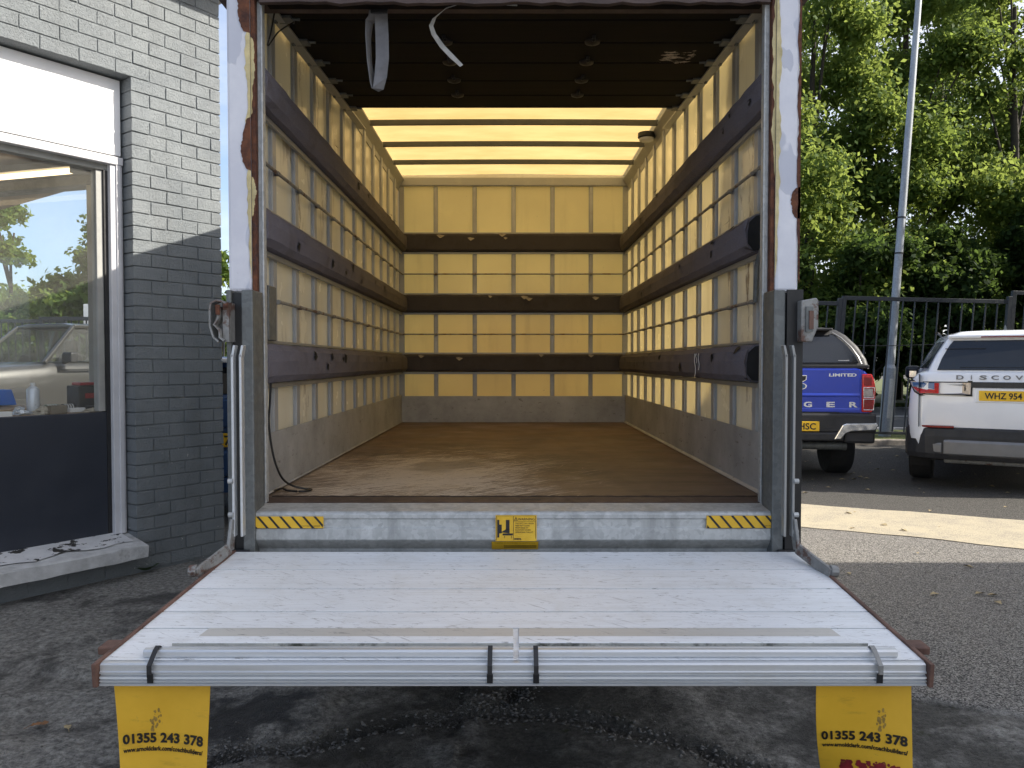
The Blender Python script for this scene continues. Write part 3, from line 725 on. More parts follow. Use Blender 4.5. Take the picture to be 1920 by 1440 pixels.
# ------------------------------------------------------------------ workshop building on the left
U = Vector((-.592, -.806, 0)); D_ = Vector((-.806, .592, 0)); CO = Vector((-2.11, 5.6, 0))
def W(s, d, z): p = CO + U * s + D_ * d; return (p.x, p.y, z)
bl = thing('brick_workshop', 'grey painted brick workshop with a large corner window', 'building', tuple(CO))
b = MB()
b.box(.012, .64, .0, .24, -.1, 3.27, 0, W); b.box(.012, 3.6, .0, .24, 3.272, 4.25, 0, W); b.box(.64, 3.6, .0, .24, -.1, .125, 0, W)
b.box(3.4, 5.5, -.01, .24, -.1, 4.25, 0, W)
b.build('wall', 'brick', bl)
joints = {0: [0, .19, .416, .656], 1: [0, .0835, .305, .529, .656]}
ext = {0: [.416 + .2235 * k for k in range(1, 6)], 1: [.529 + .2235 * k for k in range(1, 6)]}
def brick(s0, s1, z0, z1, d1):
    b = MB(); g = .003; j = lambda a: random.uniform(-a, a)
    fo = -.0075 + j(.002)
    P = []
    for z in (z0 + g, z1 - g):
        for d in (fo, d1):
            for s in (s0 + g, s1 - g): P.append(W(s + j(.0018), d + (j(.0012) if d < 0 else 0), z + j(.0018)))
    b.add(P, [(0, 2, 3, 1), (4, 5, 7, 6), (0, 1, 5, 4), (2, 6, 7, 3), (0, 4, 6, 2), (1, 3, 7, 5)])
    b.build('brick', 'brick', bl, bevel=.004)
for k in range(48):
    z0 = .014 + .088 * k; z1 = z0 + .088
    if k < 37: js = joints[k % 2]
    else: js = joints[k % 2][:-1] + ext[k % 2]
    for a, c in zip(js[:-1], js[1:]): brick(a, c, z0, z1, .15 if (c > .65 and k < 37) else (.11 if a == 0 else .04))
    if k == 0:
        js = [.66] + ext[0]
        for a, c in zip(js[:-1], js[1:]): brick(a, c, z0, z1, .04)
# side wall with the second window; it runs back to the left from the same corner
SA = Vector((-.957, .29, 0)); SN = Vector((.29, .957, 0))
def W2(t_, e, z): p = CO + SA * t_ + SN * e; return (p.x, p.y, z)
b = MB(); b.box(.22, .95, -.22, -.004, -.1, 4.25, 0, W2); b.box(3.9, 6.0, -.22, -.004, -.1, 4.25, 0, W2); b.box(.95, 3.9, -.22, -.004, 2.86, 4.25, 0, W2); b.box(.95, 3.9, -.22, -.004, -.1, .93, 0, W2)
b.build('side_wall', 'room', bl)
b = MB(); b.box(.95, 3.9, -.24, -.03, 2.79, 2.858, 0, W2); b.box(.95, 3.9, -.2, -.05, 2.715, 2.79, 1, W2); b.box(.95, 1.03, -.19, -.05, .93, 2.715, 0, W2); b.box(3.8, 3.9, -.19, -.05, .93, 2.715, 0, W2); b.box(.95, 3.9, -.2, -.02, .93, 1.0, 0, W2)
b.build('side_window_frame', ['frame_grey', 'galv_dark'], bl, bevel=.006)
b = MB(); b.box(1.03, 3.8, -.125, -.119, 1.0, 2.715, 0, W2); b.build('side_window_pane', 'glass', bl)
b = MB(); b.box(-.35, 5.6, -.5, 6, 4.25, 4.42, 0, W); b.build('roof', 'clad', bl)
b = MB(); b.box(.25, 5.4, .25, 6, 2.84, 2.9, 0, W); b.build('ceiling', 'ceiling', bl)
b = MB(); b.box(.3, 5.4, .25, 6, -.1, .06, 0, W); b.build('workshop_floor', 'room', bl)
b = MB(); b.box(3.62, 3.75, .24, 3.2, 0, 2.84, 0, W); b.build('partition', 'room', bl)
# main window
wf = MB(); wf.box(.662, .742, .10, .2, .262, 2.70, 0, W); wf.box(.676, .708, .088, .1, .262, 2.70, 0, W); wf.box(.662, 3.4, .085, .2, 2.70, 2.752, 0, W); wf = wf.build('window_frame', 'frame_white', bl, bevel=.005)
b = MB(); b.box(.742, .768, .135, .2, .262, 2.66, 0, W); b.build('gasket', 'frame_dark', wf)
b = MB(); b.box(.768, .81, .15, .22, 1.08, 2.66, 0, W); b.box(.742, 3.4, .14, .215, 2.662, 2.70, 0, W); b.build('inner_frame', 'frame_grey', wf, bevel=.003)
b = MB(); b.box(.666, 3.4, .105, .16, 2.764, 3.262, 0, W); b.build('fascia_board', 'fascia', bl, bevel=.006)
b = MB(); b.box(.668, 3.4, .112, .15, 2.754, 2.762, 0, W); b.build('fascia_joint', 'frame_dark', bl)
b = MB(); b.box(.768, 3.4, .165, .171, 1.08, 2.66, 0, W); b.build('window_pane', 'glass', bl)
b = MB(); b.box(.769, 3.4, .135, .185, .263, 1.075, 0, W); b.build('dado_panel', 'dado', bl, bevel=.004)
sl = MB(); poly = [(-.14, .128), (-.14, .205), (-.132, .213), (.13, .262), (.2, .262), (.2, .128)]
n = 26
rings = []
for k in range(n + 1):
    s = .652 + 2.7 * k / n; e = .006
    rings.append([W(s + (random.uniform(-.002, .002) if k else random.uniform(-.012, .006)), d + random.uniform(-e, e) * (d < 0), z + random.uniform(-.003, .003)) for d, z in poly])
sl.loft(rings); sl = sl.build('window_sill', 'sill', bl)
b = MB(); b.add([W(.70 + .1 * k, d, .266 - (.13 - d) * .187 + .0025) for k in range(27) for d in (-.055 + .02 * math.sin(k * 1.9) + .012 * math.sin(k * 5.1), .134)], [(2 * k, 2 * k + 1, 2 * k + 3, 2 * k + 2) for k in range(26)])
b.build('flaking_paint', 'flaky', sl, recalc=False)
b = MB(); a0 = W2(.85, -.47, 2.74); a1 = W2(2.5, -.47, 2.74)
tl = thing('tube_light', 'lit warm fluorescent tube under the workshop ceiling', 'light', a0)
b.tube([a0, a1], .02, 10); b.build('tube', 'tube', tl, smooth=True)
b = MB(); b.beam(W2(.70, -.47, 2.79), W2(2.6, -.47, 2.79), .06, .05); b.beam(W2(.72, -.47, 2.745), W2(.86, -.47, 2.745), .05, .05); b.build('batten', 'frame_grey', tl, bevel=.005)
b = MB(); b.box(.72, 3.4, .187, .62, 1.035, 1.072, 0, W); wt = b.build('workbench', 'wood', bevel=.004); tag(wt, 'wooden workbench top running along inside the workshop window', 'workbench')
b = MB(); b.box(.9, 1.0, .3, .4, 0.06, 1.035, 0, W); b.box(2.4, 2.5, .3, .4, 0.06, 1.035, 0, W); b.build('leg', 'wood', wt)

BZ = 1.073
def can(s, d, r, h, mat, label, lying=False, s2=None):
    t = thing('spray_can' if not lying else 'drink_can', label, 'can', W(s, d, BZ)); b = MB(); p = W(s, d, BZ)
    if not lying:
        b.lathe(p, [(r * .94, 0), (r, .006), (r, h * .78), (r * .86, h * .82), (r * .5, h * .88), (r * .5, h * .885)], 18); b.build('body', mat, t, smooth=True)
        b = MB(); b.lathe(p, [(r * .38, h * .885), (r * .38, h), (.001, h)], 12); b.build('nozzle', 'paper', t, smooth=True)
    else:
        a, c = Vector(W(s, d, BZ + r)), Vector(W(s2, d + .02, BZ + r)); e = (c - a)
        b.tube([a, a + e * .04, a + e * .95, c], [r * .85, r, r, r * .8], 14); b.build('body', mat, t, smooth=True)
        b = MB()
        for k in (.12, .3, .5, .7): b.tube([a + e * k, a + e * (k + .1)], r * 1.012, 14)
        b.build('label_band', 'paper', t, smooth=True)
can(1.126, .35, .036, .20, 'can', 'white spray can standing on the workbench behind the window')
can(1.02, .44, .026, .12, 'green_can', 'dark green can lying on the workbench behind the cardboard block', True, .93)
can(.915, .44, .026, .12, 'black', 'black and white can lying on the workbench left of the toolbox', True, .83)
def crumple(name, s, d, rx, ry, h, mat, label, cat, seed):
    rs = np.random.RandomState(seed); b = MB(); rings = []
    for k in range(7):
        ph = k / 6; rr = math.cos(ph * 1.5) ** .6; ring = []
        for q in range(14):
            a = 6.283 * q / 14; f = rr * (1 + .35 * rs.randn() * .6); ring.append(W(s + rx * f * math.cos(a), d + ry * f * math.sin(a), BZ + h * ph * (1 + .25 * rs.randn() * .5) + .001))
        rings.append(ring)
    b.loft(rings); tag(b.build(name, mat, smooth=True), label, cat)
crumple('rag', 1.10, .27, .055, .05, .05, 'rag', 'crumpled beige rag in front of the spray can', 'rag', 4)
crumple('rag', 1.215, .32, .04, .04, .05, 'can', 'crumpled blue and white cloth left of the spray can', 'rag', 5)
crumple('paper_scrap', .80, .26, .06, .04, .025, 'rag', 'torn brown paper scraps at the right end of the workbench', 'paper', 6)
crumple('paper_scrap', .765, .23, .03, .025, .06, 'rag', 'folded brown paper propped against the window frame', 'paper', 8)
def crate(name, s0, s1, d0, d1, h, mat, label, cat):
    b = MB(); b.box(s0, s1, d0, d1, BZ, BZ + h, 0, W); return tag(b.build(name, mat, bevel=.004), label, cat)
crate('cardboard_block', .985, 1.083, .2, .26, .055, 'crate', 'small brown cardboard block on the workbench edge', 'block')
crate('paper_roll', .83, .93, .29, .33, .03, 'paper', 'white plastic strip lying on the workbench', 'strip')
crate('white_tray', 1.30, 1.42, .2, .25, .03, 'paper', 'white plastic piece at the left end of the workbench', 'tray')
tb = thing('toolbox', 'black toolbox with red lid inside the workshop window', 'toolbox', W(.74, .5, BZ))
b = MB(); b.box(.66, .815, .42, .6, BZ, BZ + .17, 0, W); b.build('body', 'plastic', tb, bevel=.006)
b = MB(); b.box(.66, .79, .45, .58, BZ + .172, BZ + .192, 0, W); b.build('lid', 'red_box', tb, bevel=.006)
b = MB(); b.box(.672, .775, .414, .42, BZ + .085, BZ + .12, 0, W); b.build('drawer_front', 'red_box', tb, bevel=.003)
b = MB(); b.box(.672, .775, .412, .42, BZ + .03, BZ + .035, 0, W); b.build('drawer_handle', 'silver', tb)
bt = thing('blue_bin', 'bright blue plastic bin on a trestle board inside the workshop', 'bin', W(1.1, 1.1, 1.08))
b = MB(); b.prism([(.95, 1.10), (1.6, 1.10), (1.6, 1.23), (.98, 1.21)], lambda p, q, t: W(p, t, q), 1.05, 1.35); b.build('body', 'blue_box', bt, bevel=.008)
b = MB(); b.box(.86, 1.7, .66, 1.5, 1.062, 1.092, 0, W); tb2 = b.build('trestle_board', 'wood', bevel=.003); tag(tb2, 'pale wooden board on trestles behind the workbench', 'board')
b = MB(); b.box(1.2, 1.26, .75, .8, .06, 1.062, 0, W); b.box(1.2, 1.26, 1.35, 1.4, .06, 1.062, 0, W); b.box(1.62, 1.68, .75, 1.4, .06, 1.062, 0, W); b.build('trestle', 'wood', tb2)
# weed at the wall foot
t = thing('weed', 'small green weed growing at the foot of the brick wall', 'weed', (-2.47, 5.13, 0))
for k in range(9):
    a = k * 2.4; L = .05 + .03 * (k % 3); p = Vector((-2.47, 5.13, gh(-2.47, 5.13))); e = Vector((math.cos(a), math.sin(a), .6)).normalized(); sd = Vector((-math.sin(a), math.cos(a), 0))
    b = MB(); b.add([p, p + e * L * .6 + sd * L * .35, p + e * L + Vector((0, 0, -.01)), p + e * L * .6 - sd * L * .35], [(0, 1, 2, 3)]); b.build('leaf', 'weed', t, recalc=False)
# unseen blocks added beyond the right edge to shade yard and lift
t = thing('shade_block', 'tall pale block added right of the yard to cast shade', 'building', (11, 1.1, 0))
b = MB(); b.box(6.4, 16, -.4, 2.55, -.1, 7.9); b.build('wall', 'clad', t); b = MB(); b.box(6.2, 16.2, -.6, 2.7, 7.9, 8.1); b.build('roof', 'clad', t)  # sized for the shadow it throws, walls pale to bounce light
t = thing('low_shade_block', 'low pale block added beside the tall one to cast shade', 'building', (10, 3.6, 0))  # unseen lower block, added to shade the near yard
b = MB(); b.box(6.6, 16, 2.72, 4.32, -.1, 4.6); b.build('wall', 'clad', t)
b = MB(); b.prism([(2.72, 5.2), (4.42, 4.62), (4.42, 4.7), (2.72, 5.3)], lambda p, q, t: (t, p, q), 6.5, 16); b.build('roof', 'clad', t)
# ------------------------------------------------------------------ the box van
VX, HW = .013, 1.032
XL, XR = VX - HW, VX + HW; YF = 6.95; Y0 = 2.93; FZ = .862; TOPZ = 2.985
van = thing('box_van', 'white box van standing with its rear shutter up and tail lift lowered', 'van', (VX, 2.9, 0))
def pbox(name, dims, mats, parent=van, bevel=0.): b = MB(); b.box(*dims); return b.build(name, mats, parent, bevel=bevel)
pbox('load_floor', (XL - .0, XR + .0, Y0 + .13, YF, FZ - .06, FZ), 'floor')
tp_ = MB(); tp_.box(-.97, 1.0, Y0 - .005, Y0 + .128, FZ - .03, FZ + .004); tp_ = tp_.build('threshold_plate', 'threshold', van, bevel=.004)
pbox('slot', (.03, .112, Y0 + .05, Y0 + .058, FZ + .002, FZ + .0055), 'black', tp_)
b = MB(); pts = [(-.96 + .02 * k, Y0 + .129 + .004 * math.sin(k * 1.7) + .003 * math.sin(k * .61), FZ + .004) for k in range(98)]
b.ribbon(pts, (0, .007, 0), .004); b.build('splintered_edge', 'shadow_black', tp_)
b = MB(); b.box(XL - .02, XR + .02, Y0 + .05, YF + .02, .66, .80); b.box(XL + .25, XL + .37, 2.95, 8.4, .48, .66); b.box(XR - .37, XR - .25, 2.95, 8.4, .48, .66); b.build('chassis', 'black', van)
for sx_ in (-1, 1):
    for yw in (5.1,):
        wl = MB(); wl.lathe((VX + sx_ * .82, yw, .34), [(.2, -.13), (.33, -.13), (.345, -.1), (.345, .1), (.33, .13), (.2, .13)], 28, 0, 'x'); wl = wl.build('wheel', 'tyre', van, smooth=True)
        b = MB(); b.lathe((VX + sx_ * .82, yw, .34), [(.2, -.12), (.2, .12), (.05, .06)], 20, 0, 'x'); b.build('rim', 'rim', wl, smooth=True)
cab = MB()
cab.loft([[(VX + s_ * wx, y, z) for s_, z in ((-1, zb), (1, zb), (1, zt), (-1, zt))] for y, wx, zb, zt in ((7.35, .98, .45, 2.05), (8.0, .98, .4, 2.05), (8.75, .95, .35, 1.35), (9.35, .8, .35, 1.1))])
cab.build('cab', 'white_metal', van, bevel=.06)

RIBY = [3.262 + .3382 * k for k in range(11)]
RAILS = [(2.395, 2.555), (1.852, 2.012), (1.318, 1.478)]
RODS = [2.197, 1.657]
edges = [2.956] + RIBY + [YF]
def side(sgn):
    xw = XL if sgn < 0 else XR; T = lambda x, y, z: (xw - sgn * x, y, z)        # x = distance into the load space
    wl = MB(); wl.box(-.034, .0, Y0 + .02, YF + .03, .74, .838, 0, T); wl.box(-.028, .0, Y0 + .02, YF + .005, 2.99, 3.083, 0, T); wl.box(-.034, .0, Y0 + .02, 2.955, .838, 2.99, 0, T); wl = wl.build('side_wall', 'white_metal', van)
    for y0, y1 in zip(edges[:-1], edges[1:]):
        b = MB(); n = 3; ofs = [random.uniform(-.0015, .0015) for _ in range(4)]
        b.box(-.0055, .0, y0 + .002, y1 - .002, FZ - .02, TOPZ, 0, lambda x, y, z, o=ofs: T(x + o[0] * (y > y0 + .1), y, z)); b.build('wall_panel', 'panel', wl)
    for y in RIBY:
        b = MB(); b.box(.0008, .004, y - .033, y + .033, FZ, TOPZ - .004, 0, T); b.box(.0035, .017, y - .026, y + .026, FZ, TOPZ - .004, 0, T); b.build('rib', 'rib', wl, bevel=.0025)
    b = MB(); b.box(.0008, .006, 2.958, 3.055, FZ, TOPZ - .004, 0, T); b.box(.0055, .018, 3.005, 3.035, FZ, TOPZ - .004, 0, T); b.build('rib', 'rib', wl, bevel=.0025)
    k = MB(); k.box(.0185, .0235, 2.958, YF - .002, FZ + .001, 1.112, 0, T); k.build('kick_plate', 'kick', wl, bevel=.002)
    b = MB(); b.ribbon([T(.026, 3.05 + .1 * q, FZ + .006) for q in range(40)], (.02, 0, .012), .008); b.build('floor_seal', 'kick', wl)
    for i, (z0, z1) in enumerate(RAILS):
        ys = 2.96 if (sgn < 0 or i == 0) else 3.16
        hz = z1 - z0; prof = [(.0175, z0), (.062, z0 + .004), (.083, z0 + .03), (.085, z0 + hz * .55), (.078, z1 - .03), (.05, z1 - .004), (.0175, z1)]
        r = MB(); N = 46; rings = []
        for q in range(N + 1):
            y = ys + (YF - .02 - ys) * q / N
            rings.append([T(d + random.uniform(-.003, .0025) * (d > .03), y, z + random.uniform(-.0022, .0022) * (d > .03)) for d, z in prof])
        r.loft(rings)
        rs = random.Random(11 * i + (5 if sgn > 0 else 0))
        # rips in the cloth: ragged dark foam showing, and torn flaps standing off
        for q in range(7 if i != 2 else 9):
            y = ys + .15 + (3.4) * rs.random() ** (1.6 if i == 2 else 1.1); z = z0 + hz * rs.uniform(.3, .95); s_ = rs.uniform(.012, .03)
            P = []; m = 8
            for a in range(m):
                an = 6.283 * a / m; rr = s_ * rs.uniform(.35, 1.2); P.append(T(.0868, y + rr * 1.2 * math.cos(an), min(z1 - .006, max(z0 + .03, z + rr * math.sin(an)))))
            P = [T(.0868 - max(0, (p[2] - (z1 - .034))) * .85, p[1], p[2]) for p in P]
            r.add(P, [tuple(range(m))], 1)
            r.add([T(.087, y - s_, z + s_), T(.087, y + s_ * .8, z + s_ * .8), T(.087 + s_ * .9, y + s_ * .1, z + s_ * .1)], [(0, 1, 2)], 0)
        if sgn > 0 and i == 2:                                       # white paint run down the cloth
            for yy, l in ((4.02, .12), (3.94, .085), (3.99, .05)):
                pts = [T(.0878 - .0 * q, yy + .012 * math.sin(q * 1.1), z1 - .03 - l * q / 6) for q in range(7)]; r.ribbon(pts, (0, .009, 0), .002, 2)
        if ys > 3.1:
            r.add([T(max(.018, d - .004), ys - .001, z + (.006 if z < z0 + hz / 2 else -.006)) for d, z in prof], [tuple(range(len(prof)))], 1)
            for sg in (0, 1):
                r.add([T(.02, ys - .02, z0 - .004), T(.088, ys - .03, z0 + .012), T(.088, ys + .03, z0 + .02), T(.02, ys + .03, z0)], [(0, 1, 2, 3)], 0)
            r.add([T(.088, ys - .025, z0 + .02), T(.09, ys + .02, z0 + .03), T(.088, ys + .03, z1 - .03), T(.08, ys - .012, z1 - .02), T(.092, ys - .006, z0 + .09)], [(0, 1, 2, 3, 4)], 0)
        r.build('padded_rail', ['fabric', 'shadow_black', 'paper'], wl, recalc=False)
        b = MB(); b.box(.0175, .034, ys, YF - .02, z0 - .022, z0 - .001, 0, T); b.box(.0175, .03, ys, YF - .02, z1 + .001, z1 + .014, 0, T); b.build('rail_batten', 'alu_dull', wl, bevel=.002)
    for zi, z in enumerate(RODS):
        y_start = 2.97 if zi == 0 or sgn > 0 else 3.26
        if zi == 1 and sgn > 0: y_start = 3.2
        b = MB(); b.tube([T(.033, y_start, z), T(.033, YF - .02, z)], .0075, 8)
        for y in RIBY: b.tube([T(.033, y - .014, z), T(.033, y + .010, z)], .0095, 8); b.box(.0175, .034, y - .004, y + .004, z - .010, z + .009, 0, T)
        b.build('tie_rod', 'galv_rust', wl, smooth=True)
    if sgn > 0:
        b = MB(); b.tube([T(.033, 3.2, 1.655), T(.036, 3.185, 1.69), T(.036, 3.175, 1.80), T(.036, 3.15, 1.835), T(.034, 3.07, 1.885)], .011, 8); b.build('bent_rod', 'galv_dark', wl, smooth=True)
    else:
        b = MB(); b.box(.019, .05, 3.07, 3.17, 1.49, 1.71, 0, T); b.build('control_box', 'galv_dark', wl, bevel=.004)
    # cant rail along the top and the shutter track below it
    b = MB(); poly = [(.0, TOPZ - .045), (.006, TOPZ - .045), (.01, TOPZ - .01), (.05, 3.035), (.05, 3.048), (.0, 3.048)]
    b.prism(poly, lambda p, q, t: T(p, t, q), 3.0, YF - .01); b.build('cant_rail', 'alu_dull', wl)
    b = MB(); tr = lambda y: 2.80 + (y - 2.95) * .052
    b.prism([(.03, 0), (.075, 0), (.075, .008), (.038, .008), (.038, .05), (.03, .05)], lambda p, q, t: T(p, t, q + tr(t)), 2.96, 5.0); b.build('shutter_track', 'alu_dull', wl)
side(-1); side(1)

fw = MB(); fw.box(XL - .03, XR + .03, YF + .008, YF + .034, .74, .838); fw.prism([(XL - .03, 2.99), (XR + .03, 2.99), (XR + .03, 3.0845), (VX, 3.0995), (XL - .03, 3.0845)], lambda p, q, t: (p, t, q), YF + .008, YF + .034); fw = fw.build('front_wall', 'white_metal', van)
fx = [XL + .002, -.686, -.336, .014, .364, .71, XR - .002]
for a, c in zip(fx[:-1], fx[1:]): pbox('wall_panel', (a + .002, c - .002, YF + .001, YF + .006, FZ - .02, TOPZ), 'panel_front', fw)
for x in fx[1:-1]:
    b = MB(); b.box(x - .02, x + .02, YF - .004, YF, 1.09, TOPZ - .005); b.box(x - .012, x + .012, YF - .016, YF - .0035, 1.09, TOPZ - .005); b.build('rib', 'rib', fw, bevel=.002)
for x, s_ in ((XL + .026, 1), (XR - .026, -1)): pbox('corner_strip', (x - .024, x + .024, YF - .02, YF - .001, FZ, TOPZ - .005), 'alu_dull', fw, .003)
for i, (z0, z1) in enumerate(RAILS):
    r = MB(); rings = []
    for q in range(41):
        x = XL + .05 + (2 * HW - .10) * q / 40
        rings.append([(x, YF - d + random.uniform(-.002, .002) * (d > .03), z + random.uniform(-.0022, .0022) * (d > .03)) for d, z in ((.0165, z0), (.058, z0 + .006), (.066, z0 + .02), (.066, z1 - .018), (.05, z1 - .003), (.0165, z1))])
    r.loft(rings); rs = random.Random(40 + i)
    for q in range(4):
        x = rs.uniform(XL + .15, XR - .15); z = z1 - rs.uniform(.01, .05); s_ = rs.uniform(.015, .035)
        r.add([(x - s_, YF - .068, z + .008), (x - s_ * .2, YF - .069, z + .013), (x + s_ * 1.3, YF - .068, z + .004), (x + s_ * .7, YF - .072, z - s_ * .3), (x + s_ * .1, YF - .068 - s_ * .5, z - s_ * .7), (x - s_ * .5, YF - .07, z - s_ * .2)], [(0, 1, 2, 3, 4, 5)], 1)
    r.build('padded_rail', ['fabric_shaded', 'torn'], fw, recalc=False)
    b = MB(); b.box(XL + .05, XR - .05, YF - .034, YF - .0165, z0 - .02, z0 - .001); b.box(XL + .05, XR - .05, YF - .03, YF - .0165, z1 + .001, z1 + .014); b.build('rail_batten', 'alu_dull', fw, bevel=.002)
for z in RODS:
    b = MB(); b.tube([(XL + .04, YF - .028, z), (XR - .04, YF - .028, z)], .0065, 8)
    for x in fx[1:-1]: b.tube([(x - .012, YF - .028, z), (x + .012, YF - .028, z)], .011, 8)
    b.build('tie_rod', 'galv_rust', fw, smooth=True)
pbox('kick_plate', (XL + .025, XR - .025, YF - .022, YF - .017, FZ + .001, 1.10), 'kick', fw, .002)
pbox('header_beam', (XL + .012, XR - .012, YF - .03, YF, TOPZ - .002, 3.06), 'alu_dull', fw, .008)

rf = MB(); rf.add([(XL - .03, Y0, 3.085), (XR + .03, Y0, 3.085), (XR + .03, YF + .04, 3.085), (XL - .03, YF + .04, 3.085), (VX, Y0, 3.10), (VX, YF + .04, 3.10)], [(0, 4, 5, 3), (4, 1, 2, 5)])
rf = rf.build('roof_sheet', 'roof', van, recalc=False)
for y in (3.3, 3.8, 4.3, 4.8, 5.32, 5.84, 6.36):
    b = MB(); b.prism([(-.024, 3.038), (-.024, 3.045), (.024, 3.045), (.024, 3.038), (.016, 3.012), (-.016, 3.012)], lambda p, q, t, y=y: (t, y + p * .8, q + .016 + .006 * (1 - ((t - VX) / HW) ** 2)), XL + .045, XR - .045, 0, 8); b.build('roof_bow', 'bow', rf)
for x in (XL - .02, XR + .02): pbox('roof_edge', (x - .018, x + .018, Y0, YF + .04, 3.07, 3.125), 'alu', rf, .006)

# roller shutter, run back under the roof
sh = MB(); sh.box(-.93, .95, 2.94, 2.99, 2.758, 2.80); sh = sh.build('roller_shutter', 'slat', van)
trz = lambda y: 2.80 + (y - 2.95) * .052
sy = [3.0, 3.24, 3.50, 3.77, 4.045, 4.30, 4.56]
for a, c in zip(sy[:-1], sy[1:]):
    b = MB(); b.box(XL + .055, XR - .055, a + .004, c - .004, 0, .022, 0, lambda x, y, z: (x, y, z + trz(y) + .012)); b.build('slat', 'slat', sh, bevel=.006)
for y in (4.30, 4.045, 3.77, 3.50):
    for x in (-.30, .36):
        b = MB(); b.lathe((x, y - .02, trz(y) - .004), [(.001, -.004), (.016, 0), (.034, .007), (.036, .018)], 16); b.lathe((x + .002, y - .055, trz(y) - .004), [(.001, -.003), (.008, 0), (.009, .014)], 8); b.lathe((x, y - .09, trz(y) - .006), [(.001, -.003), (.008, 0), (.009, .014)], 8); b.build('hinge', 'black', sh, smooth=True)
for x, s_ in ((XL + .05, 1), (XR - .05, -1)):
    for y in sy[1:]:
        b = MB(); b.tube([(x + s_ * .09, y - .02, trz(y) + .005), (x - s_ * .012, y - .02, trz(y) + .012)], .006, 8); b.tube([(x - s_ * .004, y - .02, trz(y) + .011), (x - s_ * .016, y - .02, trz(y) + .011)], .021, 12); b.box(x + s_ * .03 - .03, x + s_ * .03 + .03, y - .05, y + .01, trz(y), trz(y) + .012); b.build('roller', 'galv_dark', sh, smooth=True)

# rear frame
fr = MB(); fr.box(-1.10, 1.11, 2.905, 3.03, 2.76, 3.13); fr = fr.build('rear_frame', 'threshold', van)
b = MB(); b.box(-1.105, 1.115, 2.895, 2.9045, 2.80, 3.132); b.build('header_panel', 'white_metal', fr, bevel=.003)
b = MB(); rs = random.Random(5); pts = [(-.94 + .05 * k, 2.9, 2.752 + rs.uniform(-.004, .006)) for k in range(39)]
b.ribbon(pts, (0, .008, .036), .016); b.build('header_rust', 'threshold', fr)
def jag(x0, x1, z0, z1, y, n, amp, rs, keep0=True, side_=1):
    """ragged-edged patch on a post: straight on its x1 side, torn on its x0 side"""
    V = []
    for k in range(n + 1):
        z = z0 + (z1 - z0) * k / n; e = math.sin(math.pi * k / n) ** .35; sd_ = x0 * 37 + z0
        a = x1 + (x0 - x1) * e * max(.1, 1 + amp * (1.5 * mnoise.noise((z * 9, sd_, 0)) + .9 * mnoise.noise((z * 31, sd_, 3)) + .3 * rs.uniform(-1, 1))); V += [(a, y, z), (x1, y, z), (a, y + .004, z), (x1, y + .004, z)]
    F = []
    for k in range(n):
        i = 4 * k; F += [(i, i + 1, i + 5, i + 4), (i, i + 4, i + 6, i + 2)]
    return V, F
